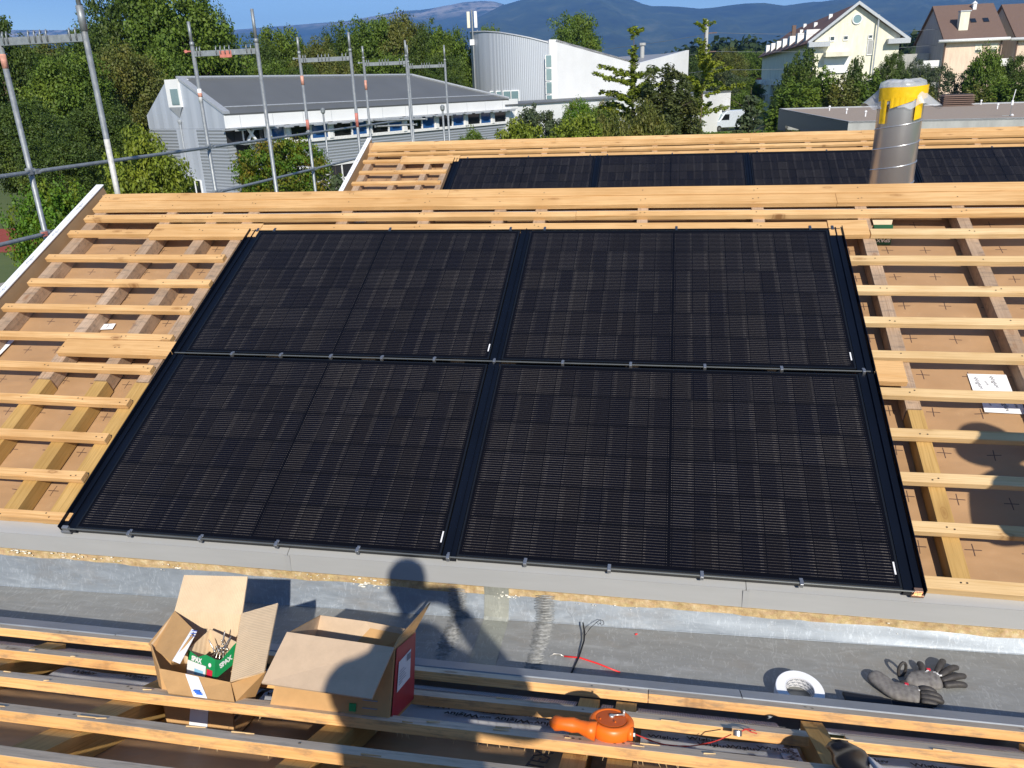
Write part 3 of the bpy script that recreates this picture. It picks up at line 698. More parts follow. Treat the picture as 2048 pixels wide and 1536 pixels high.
# sealing tape on the membrane under the second batten
def tape(x0, x1, v0, v1, mat, h=HM+.009, words=(), name='sealing_tape', lift=.004):
    mb = MB(); n = int((x1-x0)/.05)+1
    for i in range(n+1):
        x = x0+(x1-x0)*i/n
        for j_ in range(4): v = v0+(v1-v0)*j_/3; mb.v.append((x, v, h+lift*math.sin(x*17+v*30)+(.006 if j_ in (1, 2) else 0)))
    for i in range(n):
        for j_ in range(3): b = i*4+j_; mb.quadf([b, b+4, b+5, b+1])
    o = mb.build(name, mat, RA, smooth=True)
    if words: join_texts('lettering', [(wd, Matrix.Translation((x, v, h+.013)) @ Matrix.Rotation(a, 4, 'Z') @ Matrix.Scale(s_, 4)) for wd, x, v, a, s_ in words], 'ink', o, .034, bold=.0006)
    return o
pi = math.pi
tape(-2.12, -1.32, .10, .215, 'tape_grey', words=[('Wigluv', -2.0, .15, 0, 1), ('Wigluv', -1.62, .135, 0, 1), ('Wigluv', -1.8, .165, 0, 1), ('Wigluv', -1.40, .125, 0, 1)])
tape(-1.30, -.93, .11, .24, 'tape_white', words=[('Wigluv', -1.24, .145, 0, 1), ('Wigluv', -1.05, .17, 0, .7)])
tape(-.80, -.24, .10, .235, 'tape_white', words=[('Wigluv', -.71, .205, pi, 1.2), ('Wigluv', -.60, .15, pi, 1.2), ('Wigluv', -.52, .205, pi, 1.2), ('Wigluv', -.43, .15, pi, 1.2), ('Wigluv', -.30, .15, pi, 1.2), ('Wigluv', -.34, .205, pi, 1.2), ('20/40', -.52, .15, pi, .5), ('20/40', -.38, .145, pi, .5)])
tape(-.02, .42, .105, .225, 'tape_grey', words=[('Wigluv', .05, .145, 0, 1), ('Wigluv', .17, .165, 0, 1), ('Wigluv', .20, .125, 0, 1), ('Wigluv', .29, .13, 0, 1), ('Wigluv', .38, .15, 0, 1)])
tape(.40, .455, -.02, .19, 'tape_white', words=[('Wigluv', .43, .13, -1.2, .9), ('Wigluv', .43, .05, -1.2, .9)], h=HM+.014)
tape(.56, 1.05, .105, .22, 'tape_white', words=[('Wigluv', .66, .15, 0, 1), ('Wigluv', .82, .15, 0, 1)])
join_texts('membrane_print', [('TEX', Matrix.Translation((-.30, -.11, HM+.0085)) @ Matrix.Rotation(1.45, 4, 'Z') @ Matrix.Scale(1.9, 4)), ('SB', Matrix.Translation((.08, .045, HM+.0085)) @ Matrix.Rotation(-1.5, 4, 'Z') @ Matrix.Scale(.9, 4)),
    ('P', Matrix.Translation((.19, .04, HM+.0085)) @ Matrix.Rotation(-1.5, 4, 'Z') @ Matrix.Scale(.8, 4)), ('V', Matrix.Translation((.27, .055, HM+.0085)) @ Matrix.Rotation(1.5, 4, 'Z') @ Matrix.Scale(1.1, 4))], 'ink', RA, .04)
# outside wall below the three roofs
BW = empty('building_wall', (XA+.1, 0, GZ), label='plain pale wall of the building under construction below the verge', cat='wall')
mb = MB()
for yc in (-.156, 5.27, 10.67):
    for sgn in (-1, 1):
        ye = yc+sgn*2.47; a_, b_ = (min(yc, ye), max(yc, ye)); 
        za = -.75 if a_ == yc else -2.0; zb = -.75 if b_ == yc else -2.0
        mb.hexa([(0, a_, 0), (.25, a_, 0), (.25, b_, 0), (0, b_, 0), (0, a_, za-GZ-.4), (.25, a_, za-GZ-.4), (.25, b_, zb-GZ-.4), (0, b_, zb-GZ-.4)])
    if yc > 0: mb.box((0, yc-2.93, 0), (.25, yc-2.475, 3.7))
mb.build('rendered_wall', 'white_wall', BW)
# rear slopes of the middle and far roofs
for yc, lab, xx in ((5.262, 'hidden rear slope of the near panelled roof', 4.6), (10.662, 'hidden rear slope of the far panelled roof', 5.6)):
    mb = MB(); a = Vector((0, yc-.045, -.62)); th = NA*.3
    p = [Vector((XA+.08, 0, 0))+a-AV*.0, Vector((xx, 0, 0))+a, Vector((xx, 0, 0))+a+AV*2.70, Vector((XA+.08, 0, 0))+a+AV*2.70]
    mb.hexa([q-th for q in p]+p); tag(mb.build('rear_roof_slope', 'membrane'), lab, 'roof')
mb = MB(); mb.box((XA+.05, 7.72, -2.15), (5.6, 8.12, -2.11)); mb.box((XA+.05, 7.70, -2.15), (5.6, 7.72, -1.85)); tag(mb.build('rear_gutter', 'zinc_floor'), 'zinc gutter trough out of sight below the steel duct', 'gutter')

# ---------------------------------------------------------------- solar panels
PW, PH, PG, RG = 1.722, 1.134, .066, .035
def make_panel():
    T = empty('solar_panel')
    mb = MB(); mb.box((.004, .004, -.006), (PW-.004, PH-.004, 0)); gl = mb.build('glass', 'pv', T)
    mb = MB(); f = .008
    mb.box((0, 0, -.034), (PW, f, .0018)); mb.box((0, PH-f, -.034), (PW, PH, .0018)); mb.box((0, f, -.034), (f, PH-f, .0018)); mb.box((PW-f, f, -.034), (PW, PH-f, .0018))
    mb.build('frame', 'black_frame', T)
    mb = MB(); mb.box((PW-.017, .06, .0002), (PW-.011, .115, .0012)); mb.build('barcode_sticker', 'paper', T)
    return T
def copy_tree(o, parent=None):
    c = o.copy(); COL.objects.link(c); c.parent = parent
    for ch in list(o.children): copy_tree(ch, c)
    return c
P0 = make_panel(); first = [True]
def place_panel(O, k, row, label, grp='black solar panels on the timber roofs'):
    o = P0 if first[0] else copy_tree(P0); first[0] = False
    o.location = O+EX*(k*(PW+PG))+EV*(row*(PH+RG)); o.rotation_euler = (SLOPE, 0, 0); tag(o, label, 'solar panel', grp)
place_panel(OB, 0, 1, 'large black panel, upper left of the four on the near slope')
place_panel(OB, 1, 1, 'large black panel, upper right of the four on the near slope')
place_panel(OB, 0, 0, 'large black panel, lower left of the four on the near slope')
place_panel(OB, 1, 0, 'large black panel, lower right of the four on the near slope')
place_panel(OC, 0, 1, 'leftmost black panel on the far slope, beside bare battens')
place_panel(OC, 1, 1, 'second black panel from the left on the far slope')
place_panel(OC, 2, 1, 'black panel on the far slope partly hidden by the steel duct')
place_panel(OC, 3, 1, 'black panel on the far slope right of the steel duct')
def strip_thing(O, u0, u1, v0, v1, label, lipl, lipr, brk):
    T = empty('cover_strip', O+EX*u0, (SLOPE, 0, 0), label=label, cat='flashing strip', group='blue-black cover strips between panels')
    for a_, b_ in brk:
        mb = MB(); w_ = u1-u0
        mb.box((.003, a_, -.03), (w_-.003, b_, -.004))
        mb.box((w_*.55, a_, -.0038), (w_*.62, b_, .006)) if not (lipl or lipr) else None
        if lipl: mb.box((-.004, a_, -.034), (.0, b_, .016)); mb.box((.030, a_, -.0038), (.036, b_, .006))
        if lipr: mb.box((w_, a_, -.034), (w_+.004, b_, .016)); mb.box((w_-.036, a_, -.0038), (w_-.030, b_, .006))
        mb.build('channel', 'flash_black', T, bevel=.0012)
    if lipl or lipr:
        mb = MB(); x = .015 if lipl else (u1-u0)-.04
        mb.box((x, -.012, -.012), (x+.03, .004, .010)); mb.box((x-.008, -.02, -.022), (x+.036, -.012, -.008)); mb.build('end_clamp', 'clip_steel' if lipl else 'copper', T, bevel=.001)
    return T
brk = [(-.008, 1.148), (1.156, 2.325)]
strip_thing(OB, -.078, -.001, 0, 0, 'dark cover strip along the left side of the near panel array', True, False, brk)
strip_thing(OB, PW+.001, PW+PG-.001, 0, 0, 'dark cover strip running up the middle of the near panel array', False, False, brk)
strip_thing(OB, 2*PW+PG+.001, 2*PW+PG+.078, 0, 0, 'dark cover strip along the right side of the near panel array', False, True, brk)
strip_thing(OC, -.078, -.001, 0, 0, 'dark cover strip at the left end of the far panel row', True, False, [(.0, 2.325)])
for k, lb in ((1, 'first dark cover strip from the left inside the far panel row'), (2, 'dark cover strip in the far panel row left of the steel duct'), (3, 'dark cover strip beside the foot of the steel duct')):
    strip_thing(OC, k*(PW+PG)-PG+.001, k*(PW+PG)-.001, 0, 0, lb, False, False, [(.0, 2.325)])
def rail(O, v, us, label, u0, u1, mat='alu', cm='clip_steel', h=.006, r=.0045):
    T = empty('mounting_rail', O+EV*v, (SLOPE, 0, 0), label=label, cat='mounting rail', group='mounting rails with clips')
    mb = MB(); mb.box((u0, -r*.6, h-r), (u1, r*.6, h+r*.3)) ; mb.build('bar', mat, T, bevel=.001)
    c0 = None
    for u in us:
        if c0 is None:
            mb = MB(); mb.box((-.007, -.012, -.010), (.007, .010, h+.007)); mb.box((-.007, .0105, -.002), (.007, .023, .0055)); c0 = mb.build('clip', cm, T, bevel=.002); c = c0
        else: c = c0.copy(); COL.objects.link(c); c.parent = T
        c.location = (u, 0, 0)
    return T
R1 = PW+PG
M['alu_dull'] = simple('dull greenish aluminium', (.20, .21, .20), .4, .6)
rail(OB, PH+.0175, [.287, .574, .861, 1.148, 1.435, PW+PG/2, R1+.32, R1+.66, R1+1.02, R1+1.38, R1+PW+.03], 'thin metal rail with clips across the middle of the near panel array', -.06, R1+PW+.06, 'alu_dull', 'alu')
rail(OB, -.010, [.28, .63, .99, 1.36, PW+PG/2, R1+.29, R1+.63, R1+.99, R1+1.36], 'thin metal rail with clips along the bottom of the near panel array', -.06, R1+PW+.06, 'alu_dull', 'alu')
rail(OB, 2*PH+RG+.015, [-.03, .09, .88, 1.66, R1+.085, R1+.875, R1+1.63, R1+PW+.03], 'black rail with dark clips along the top of the near panel array', -.07, R1+PW+.07, 'black_frame', 'clip_black', .0)
rail(OC, 2*PH+RG+.015, [.09, .88, 1.66, R1+.085, R1+.875, R1+1.63, 2*R1+.085, 2*R1+.875, 2*R1+1.63, 3*R1+.085, 3*R1+.875], 'black rail with dark clips along the top of the far panel row', -.07, 4*R1, 'black_frame', 'clip_black', .0)
# ---------------------------------------------------------------- small things on the roofs
def A2W(p): p = Vector(p); return OA+EX*p.x+AV*p.y+NA*p.z
def loc_frame(o, origin, rot=(0, 0, 0)): o.location = origin; o.rotation_euler = rot

# open cardboard box standing in the gap between two battens (built in near-roof coordinates)
def wall(mb, pts, th=.004, mi=0, mi2=None): mb.slab([Vector(p) for p in pts], th, mi, mi2)
B1 = empty('cardboard_box', OA, (-SLOPE, 0, 0), label='torn open brown cardboard box with its back flap raised and a green carton inside', cat='box', group='open cardboard boxes on the near roof')
bFL, bFR, bBR, bBL = Vector((-1.435, -.196, -.108)), Vector((-1.215, -.196, -.108)), Vector((-1.24, -.008, -.108)), Vector((-1.46, -.008, -.108))
rBL, rBR = a_v(349, 1222, -.006), a_v(484, 1229, -.002)
rFR, rFL = a_v(462, 1366, -.205), a_v(318, 1338, -.205)
mL = a_v(300, 1288, -.11)
def bld(name, polys, mats, parent, th=.004, bevel=0, uv=None):
    mb = MB()
    for q in polys: wall(mb, q[0], th, q[1] if len(q) > 1 else 0, q[2] if len(q) > 2 else None)
    return mb.build(name, mats, parent, bevel=bevel, uvxy=uv)
uvx = lambda c: (c.x, c.z)
bld('back_wall', [([bBL, bBR, rBR, rBL], 0, 0)], ['card_in'], B1, uv=uvx)
bld('front_wall', [([bFL, bFR, rFR, rFL], 0, 1)], ['card', 'card_in'], B1, uv=uvx)
bld('right_wall', [([bFR, bBR, rBR, rFR], 0, 1)], ['card', 'card_in'], B1, uv=uvx)
bld('left_wall', [([bBL, bFL, rFL, mL, rBL], 0, 1)], ['card', 'card_in'], B1, uv=uvx)
bld('bottom', [([bFL+Vector((-.02, -.02, 0)), bFR+Vector((.02, -.02, 0)), bBR, bBL], 0)], ['card'], B1)
bld('back_flap', [([rBL, rBR, a_v(495, 1153, .045), a_v(368, 1150, .045)], 0, 0)], ['card_in'], B1, .005, uv=uvx)
fr1 = [rFR+Vector((0, 0, .002)), rBR, a_at(557, 1208, .235), a_at(530, 1345, .085)]
bld('right_flap', [(fr1, 0, 0)], ['card_in'], B1, .005, uv=lambda c: (c.y, c.x))
lf = [a_at(352, 1224, .185), a_at(390, 1262, .155), a_at(386, 1272, .15), a_at(346, 1326, .075), a_at(298, 1290, .09)]
bld('left_flap', [(lf[:2]+lf[2:], 0, 0)], ['card'], B1, .005)
bld('printed_tape', [([a_at(384, 1258, .161), a_at(394, 1264, .157), a_at(360, 1328, .079), a_at(345, 1322, .083)], 0)], ['tape_white'], B1, .0015)
# blue ink stripes on tape
mb = MB()
for (x, y, h) in ((389, 1262, .158), (387, 1267, .1525), (385, 1272, .147)):
    c = a_at(x, y, h+.0025); mb.box(c+Vector((-.008, -.004, 0)), c+Vector((.008, .004, .001)))
mb.build('ink_stripes', 'blue_print', B1)
ff = [rFL, rFR, a_v(470, 1405, -.245), a_v(338, 1388, -.245)]
bld('front_flap', [(ff, 0, 0)], ['card'], B1, .005)
bld('side_flap', [([rFR, a_at(532, 1340, .07), a_v(506, 1400, -.15), a_v(471, 1402, -.23)], 0, 0)], ['card'], B1, .005)
tp = lambda px, py, v, d=.0035: a_v(px, py, v)+Vector((0, -d, d))
bld('packing_tape', [([tp(372, 1350, -.206), tp(398, 1356, -.206), tp(416, 1399, -.246), tp(388, 1395, -.246)], 0)], ['tape_white'], B1, .0015)
mb = MB()
for i in range(4): c = a_v(396+i*3, 1384+i*3.2, -.236)+Vector((0, -.008, .006)); mb.box(c+Vector((-.010, -.002, -.0022)), c+Vector((.010, .0, .0022)))
mb.build('ink_stripes', 'blue_print', B1)
bld('lower_tape', [([Vector((-1.36, -.2015, -.105)), Vector((-1.30, -.2015, -.105)), Vector((-1.30, -.2015, .0)), Vector((-1.36, -.2015, .0))], 0)], ['tape_white'], B1, .001)
# green screw carton inside the box
G = empty('screw_carton', OA, (-SLOPE, 0, 0), label='small green and white screw carton torn open inside the cardboard box', cat='carton')
hc = .012
gL, gF, gR, gK = a_v(376, 1299, -.125), a_v(430, 1319, -.17), a_v(474, 1284, -.095), a_v(420, 1264, -.045)
dn = Vector((.004, 0, -.06))
bld('front_side', [([gL+dn, gF+dn, gF, gF+(gL-gF)*.35+Vector((0, 0, .004)), gF+(gL-gF)*.62+Vector((0, 0, -.012)), gL], 0, 1)], ['box_green', 'card_in'], G, .0018, uv=uvx)
bld('right_side', [([gF+dn, gR+dn, gR, gF+(gR-gF)*.8+Vector((0, 0, -.004)), gF+(gR-gF)*.3+Vector((0, 0, -.018)), gF], 0, 1)], ['box_green', 'card_in'], G, .0018, uv=uvx)
bld('back_sides', [([gR+dn, gK+dn, gK+Vector((0, 0, .01)), gR], 0, 0), ([gK+dn, gL+dn, gL, gK+Vector((0, 0, .01))], 0, 0)], ['card_in'], G, .0018, uv=uvx)
def face_text(name, body, size, mat, parent, o, xdir, ydir, bold=.0):
    xd = Vector(xdir).normalized(); zd = xd.cross(Vector(ydir)).normalized(); yd = zd.cross(xd)
    m4 = Matrix((xd, yd, zd)).transposed().to_4x4(); m4.translation = Vector(o)+zd*.0012
    return join_texts(name, [(body, m4)], mat, parent, size, bold=bold)
e1 = (gF-gL); up = Vector((0, 0, 1)); n1 = e1.cross(up).normalized()
face_text('lettering', 'SPAX', .020, 'paper', G, gL+e1*.36-up*.020+n1*.001, e1, up, .0010)
e2 = (gR-gF); n2 = e2.cross(up).normalized(); face_text('lettering', 'SPAX', .020, 'paper', G, gF+e2*.5-up*.034+n2*.001, e2, up, .0010)
def plq(a, b, z0, z1, e, o, n, th=.0006): return [o+e*a+up*z0+n*th, o+e*b+up*z0+n*th, o+e*b+up*z1+n*th, o+e*a+up*z1+n*th]
bld('white_label', [(plq(.02, .70, -.072, -.030, e1, gL, n1), 0)], ['paper'], G, .0004)
bld('blue_picture', [(plq(.30, .62, -.066, -.048, e1, gL, n1, .0012), 0)], ['cyan_print'], G, .0004)
bld('red_label', [(plq(.74, .94, -.070, -.036, e1, gL, n1), 0)], ['red_print'], G, .0004)
mb = MB(); c = gL+e1*.84-up*.022+n1*.001; mb.lathe([(.0045, -.0004), (.0065, -.0004), (.0065, .0004), (.0045, .0004)], c, 14, 0, n1); mb.build('round_mark', 'paper', G)
cen = (gL+gF+gR+gK)/4+Vector((.012, 0, -.012))
SCR = []
def screw_at(p, d, L=.05):
    mb = MB(); p = Vector(p); d = Vector(d).normalized()
    mb.tube([p, p+d*.004, p+d*.006, p+d*L*.85, p+d*L], [.0045, .0045, .0022, .0022, .0004], 8); return mb
rr = random.Random(6)
for i in range(11):
    p = cen+Vector((rr.uniform(-.012, .040), rr.uniform(-.02, .03), rr.uniform(-.018, .012))); d = (rr.uniform(-.6, .6), rr.uniform(-.5, .5), rr.uniform(-1, -.5) if i % 3 else rr.uniform(.5, 1))
    o = screw_at(p, d, .045).build('screw', 'steel', None, smooth=True); loc_frame(o, OA, (-SLOPE, 0, 0)); tag(o, 'one of the steel screws heaped in the torn green carton', 'screw', 'screws in the green carton')
mb = MB(); mb.hexa([bFL+Vector((.02, .015, .03)), bFR+Vector((-.01, .015, .03)), bBR+Vector((-.01, -.01, .03)), bBL+Vector((.02, -.01, .03))]+[bFL+Vector((.01, .012, .045)), bFR+Vector((-.005, .012, .045)), bBR+Vector((-.02, -.012, .05)), bBL+Vector((.01, -.012, .05))])
o = mb.build('tool_case', 'black_plastic', None, bevel=.006); loc_frame(o, OA, (-SLOPE, 0, 0)); tag(o, 'black plastic case lying under the green carton in the box', 'case')
mb = MB()
q = a_at(356, 1338, .0); mb.tube([q+Vector((-.012, .0, 0)), q+Vector((.012, .03, .01)), q+Vector((.02, .07, .045))], [.013, .011, .010], 8); mb.tube([q+Vector((.0, .0, .01)), q+Vector((.02, .01, .012))], [.012, .009], 8)
o = mb.build('hand_tool', 'black_plastic', None, smooth=True); loc_frame(o, OA, (-SLOPE, 0, 0)); tag(o, 'black hand tool poking out under the folded left flap of the box', 'tool')

# second box with red printed end
B2 = empty('cardboard_box', OA, (-SLOPE, 0, 0), label='brown cardboard box with red printed end and wide front flap folded out', cat='box', group='open cardboard boxes on the near roof')
x0, x1, v0, v1, h0, h1 = -1.095, -.745, -.225, .012, -.022, .178
c = {}
for nm, (x, v, h) in dict(fl=(x0, v0, h0), fr=(x1+.02, v0, h0), br=(x1+.02, v1, h0), bl=(x0, v1, h0)).items(): c[nm] = Vector((x, v, h))
c['tfl'] = a_v(575, 1266, v0); c['tfr'] = a_v(789, 1297, v0); c['tbr'] = a_v(831, 1261, v1); c['tbl'] = a_v(640, 1230, .06)
bld('front_wall', [([c['fl'], c['fr'], c['tfr'], c['tfl']], 0, 1)], ['card', 'card_pale'], B2)
bld('back_wall', [([c['br'], c['bl'], c['tbl'], (c['tbl']*.5+c['tbr']*.5)+Vector((0, 0, .004)), c['tbr']], 0, 1)], ['card', 'card_pale'], B2)
bld('left_wall', [([c['bl'], c['fl'], c['tfl'], c['tbl']], 0, 1)], ['card', 'card_pale'], B2)
bld('right_wall', [([c['fr'], c['br'], c['tbr'], c['tfr']], 0, 1)], ['card', 'card_pale'], B2)
bld('bottom', [([c['fl'], c['fr'], c['br'], c['bl']], 0)], ['card'], B2)
def on(a, b, s, t):   # bilinear on right wall
    return c['fr'].lerp(c['br'], s).lerp(c['tfr'].lerp(c['tbr'], s), t)
nr = (c['br']-c['fr']).cross(c['tfr']-c['fr']).normalized()
off = nr*.004
bld('red_print', [([on(0, 0, .05, .04)+off, on(0, 0, .95, .04)+off, on(0, 0, .95, .985)+off, on(0, 0, .05, .985)+off], 0)], ['box_red'], B2, .0008)
off2 = nr*.0065
lab = bld('address_label', [([on(0, 0, .16, .38)+off2, on(0, 0, .70, .42)+off2, on(0, 0, .70, .82)+off2, on(0, 0, .16, .78)+off2], 0)], ['paper'], B2, .0006)
off3 = nr*.0082; mb = MB()
rr = random.Random(3)
for k in range(16):
    s = .50+.011*k; mb.slab([on(0, 0, s, .70)+off3, on(0, 0, s+.006, .70)+off3, on(0, 0, s+.006, .79)+off3, on(0, 0, s, .79)+off3], .0004)
for k in range(6):
    t = .64-.035*k; L = rr.uniform(.12, .4); mb.slab([on(0, 0, .2, t)+off3, on(0, 0, .2+L, t+.012)+off3, on(0, 0, .2+L, t+.018)+off3, on(0, 0, .2, t+.006)+off3], .0004)
mb.build('label_print', 'ink_grey', lab)
# flaps
bld('front_flap', [([c['tfl'], c['tfr'], a_at(744, 1400, .085), a_at(524, 1368, .092)], 0, 0)], ['card_pale'], B2, .006)
bld('right_flap', [([c['tfr'], c['tbr'], a_at(861, 1206, .255), a_at(800, 1275, .205)], 0, 0)], ['card'], B2, .005)
mb = MB(); p_ = c['fl'].lerp(c['fr'], .70); mb.box(p_+Vector((-.009, -.006, .03)), p_+Vector((.011, -.0015, .052))); mb.build('green_mark', 'box_green', B2)
mb = MB()
for k in range(3): mb.box(p_+Vector((.03, -.006, .02+k*.022)), p_+Vector((.075, -.0015, .022+k*.022)))
mb.build('small_print', 'ink_grey', B2)
o = bld('packing_sheet', [([c['tfl'].lerp(c['fl'], .5)+Vector((.02, .02, 0)), c['tfr'].lerp(c['fr'], .5)+Vector((-.02, .02, 0)), c['tbr'].lerp(c['br'], .5)+Vector((-.02, -.02, 0)), c['tbl'].lerp(c['bl'], .5)+Vector((.02, -.04, 0))], 0)], ['card'], None, .004)
loc_frame(o, OA, (-SLOPE, 0, 0)); tag(o, 'flat cardboard sheet lying inside the red ended box', 'sheet')

# small green box upside down under a batten on the panel slope
S2 = empty('screw_carton', OB, (SLOPE, 0, 0), label='small green carton with painted shade lying under a batten right of the panels', cat='carton')
a = b_at(1748, 488, HM+.012); b = b_at(1781, 489, HM+.012); 
mb = MB(); mb.hexa([(a.x, a.y-.005, HM+.01), (b.x, a.y-.005, HM+.01), (b.x+.02, a.y+.115, HM+.01), (a.x, a.y+.115, HM+.01), (a.x, a.y+.01, -.045), (b.x, a.y+.01, -.045), (b.x+.02, a.y+.105, -.045), (a.x, a.y+.105, -.045)][:8]); mb.build('carton_body', 'box_green_shade', S2, bevel=.001)
mb = MB(); mb.slab([(a.x+.004, a.y+.107, -.05), (b.x+.012, a.y+.107, -.05), (b.x+.018, a.y+.13, -.03), (a.x-.004, a.y+.13, -.03)], .002); mb.build('open_flap', 'card_in', S2)
m4 = Matrix.Translation(((a.x+b.x)/2, a.y-.0035, HM+.04)) @ Matrix.Rotation(R_(90-0), 4, 'X') @ Matrix.Rotation(pi, 4, 'Z')
join_texts('lettering', [('SPAX', m4)], 'paper', S2, .032, bold=.001)

# sealing tape roll standing in the gutter
c0 = fl(1600, 1380); ax = Vector((.06, -.14, .98)).normalized()
cc = Vector((.522, 2.362, zf(.55)+.03)); TR = empty('tape_roll', cc, label='thick white roll of sealing tape lying in the gutter', cat='tape roll')
mb = MB(); mb.lathe([(.051, -.022), (.081, -.022), (.083, -.020), (.083, .020), (.081, .022), (.051, .022)], (0, 0, 0), 56, 0, ax)
mb.f = mb.f[:-2]; mb.mi = mb.mi[:-2]
k = 56
for i in range(k): i2 = (i+1) % k; mb.quadf([5*k+i, 5*k+i2, i2, i])
mb.build('tape_body', 'tape_white', TR, smooth=False)
mb = MB(); mb.lathe([(.0485, -.0225), (.0508, -.0225), (.0508, .0226), (.0485, .0226)], (0, 0, 0), 56, 0, ax); mb.f = mb.f[:-2]; mb.mi = mb.mi[:-2]
for i in range(k): i2 = (i+1) % k; mb.quadf([3*k+i, 3*k+i2, i2, i])
core = mb.build('printed_core', 'paper', TR)
q = Vector((0, 0, 1)).rotation_difference(ax).to_matrix().to_4x4(); it = []
for i in range(15):
    for z in (-.014, 0, .014):
        t_ = 2*pi*(i+.5*(z == 0))/15; m_ = Matrix.Translation((math.cos(t_)*.0478, math.sin(t_)*.0478, z)) @ Matrix.Rotation(t_+pi/2, 4, 'Z') @ Matrix.Rotation(pi/2, 4, 'X') @ Matrix.Scale(-1, 4, (1, 0, 0))
        it.append(('Wigluv', q @ m_))
join_texts('lettering', it, 'ink_grey', core, .010, bold=.0002)

# skinned shapes
def skin(name, pts, edges, rad, mat, parent=None, sub=2, flat=None):
    me = bpy.data.meshes.new(name); me.from_pydata([tuple(p) for p in pts], edges, []); o = bpy.data.objects.new(name, me); COL.objects.link(o)
    s_ = o.modifiers.new('skin', 'SKIN'); s_.use_smooth_shade = True
    for i, r in enumerate(rad): me.skin_vertices[0].data[i].radius = (r, r) if not isinstance(r, tuple) else r
    me.skin_vertices[0].data[0].use_root = True
    sb = o.modifiers.new('sub', 'SUBSURF'); sb.levels = sub; sb.render_levels = sub
    bpy.context.view_layer.update()
    m2 = bpy.data.meshes.new_from_object(o.evaluated_get(bpy.context.evaluated_depsgraph_get())); bpy.data.objects.remove(o)
    m2.name = name; m2.materials.clear(); m2.materials.append(M[mat])
    for p in m2.polygons: p.material_index = 0; p.use_smooth = True
    o = bpy.data.objects.new(name, m2); COL.objects.link(o); o.parent = parent; return o

def glove(label, wrist, mid, tips, parentmat, cuff, z0=0.0, lift=0.018, cuffr=.038):
    """wrist, mid(knuckle centre), tips as floor points; fingers rubber, palm and cuff knitted"""
    T = empty('work_glove', (0, 0, 0), label=label, cat='glove', group='grey and black work gloves in the gutter')
    up_ = Vector((0, 0, 1)); d = (mid-wrist).normalized(); s_ = up_.cross(d)
    pts = [wrist+up_*lift, wrist+(mid-wrist)*.5+up_*(lift+.004), mid+up_*lift, cuff+up_*(lift+.004)]
    ed = [(0, 1), (1, 2), (0, 3)]
    skin('knitted_palm', [pts[1], pts[0], pts[3], pts[2]], [(0, 1), (1, 2), (0, 3)], [(.048, .022), (.040, .020), (cuffr*1.15, .020), (.046, .019)], 'glove_knit', T)
    for i, (tp_, bow) in enumerate(tips):
        if i == 0: root = wrist+(mid-wrist)*.55+s_*.03
        else: root = mid+s_*(.030-.0195*(i-1))
        a_ = root+up_*lift; b_ = tp_+up_*(lift*.8)
        m1 = a_.lerp(b_, .4)+up_*bow; m2 = a_.lerp(b_, .75)+up_*bow*.9
        skin('finger', [a_, m1, m2, b_], [(0, 1), (1, 2), (2, 3)], [.0125, .0128, .012, .0105], 'glove_black', T)
    return T
def F(px, py, dz=0): return fl(px, py)+Vector((0, 0, dz))
G1 = glove('grey work glove lying with black fingers spread to the right', F(1822, 1368), F(1878, 1368), [(F(1836, 1334), .014), (F(1886, 1330), .018), (F(1914, 1342), .014), (F(1930, 1359), .008), (F(1934, 1378), .006)], None, F(1810, 1362))
mb = MB()
for i in range(7):
    a_ = 2*pi*i/7
q = F(1802, 1352, .03); pts = [q+Vector((.014*math.cos(t_), .006*math.cos(t_), .030*math.sin(t_))) for t_ in [i*2*pi/12 for i in range(13)]]
mb.tube(pts, .0055, 8, cap=False); mb.build('cuff_loop', 'glove_black', G1, smooth=True)
def logo(T, c_, nm='printed_mark'):
    mb = MB(); rr = random.Random(9)
    for i in range(9):
        q = c_+Vector((rr.uniform(-.02, .03), rr.uniform(-.012, .012), 0)); mb.hexa([q+Vector(v) for v in ((-.005, 0, -.004), (.004, .002, -.004), (.005, .004, -.004), (-.004, .003, -.004), (-.005, 0, .001), (.004, .002, .001), (.005, .004, .001), (-.004, .003, .001))])
    mb.build(nm, 'paper', T); mb = MB(); q = c_+Vector((-.008, .018, 0)); mb.box(q+Vector((-.006, -.005, -.006)), q+Vector((.006, .005, .0015))); mb.build('red_mark', 'red_print', T)
logo(G1, F(1862, 1362, .036))
G2 = glove('striped grey work glove rolled over itself beside the spread one', F(1782, 1388), F(1838, 1400), [(F(1800, 1376), .014), (F(1872, 1396), .014), (F(1884, 1406), .012), (F(1888, 1413), .008), (F(1874, 1418), .004)], None, F(1738, 1354), lift=.018, cuffr=.030)
logo(G2, F(1818, 1392, .036))
# long flat knife
K = empty('folding_saw', (0, 0, 0), label='dark flat hand tool with reddish grip lying along the gutter edge', cat='saw')
a_, b_ = F(1682, 1397), F(1872, 1424)
d_ = (b_-a_).normalized(); s_ = Vector((0, 0, 1)).cross(d_); U_ = Vector((0, 0, 1))
mb = MB(); mb.slab([a_+U_*.020, a_+d_*.16+U_*.016, a_+d_*.16-s_*.03+U_*.012, a_+d_*.01-s_*.045+U_*.018], .016); mb.build('grip', 'black_plastic', K, bevel=.004)
mb = MB(); mb.slab([a_+d_*.02-s_*.02+U_*.024, a_+d_*.08-s_*.022+U_*.022, a_+d_*.07-s_*.04+U_*.022, a_+d_*.025-s_*.043+U_*.024], .006); mb.build('red_inlay', 'red_print', K, bevel=.002)
mb = MB(); mb.slab([a_+d_*.15+U_*.018, b_+U_*.018-d_*.02, b_-s_*.015+U_*.012, a_+d_*.15-s_*.03+U_*.012], .008); mb.build('blade_holder', 'flash_black', K, bevel=.002)
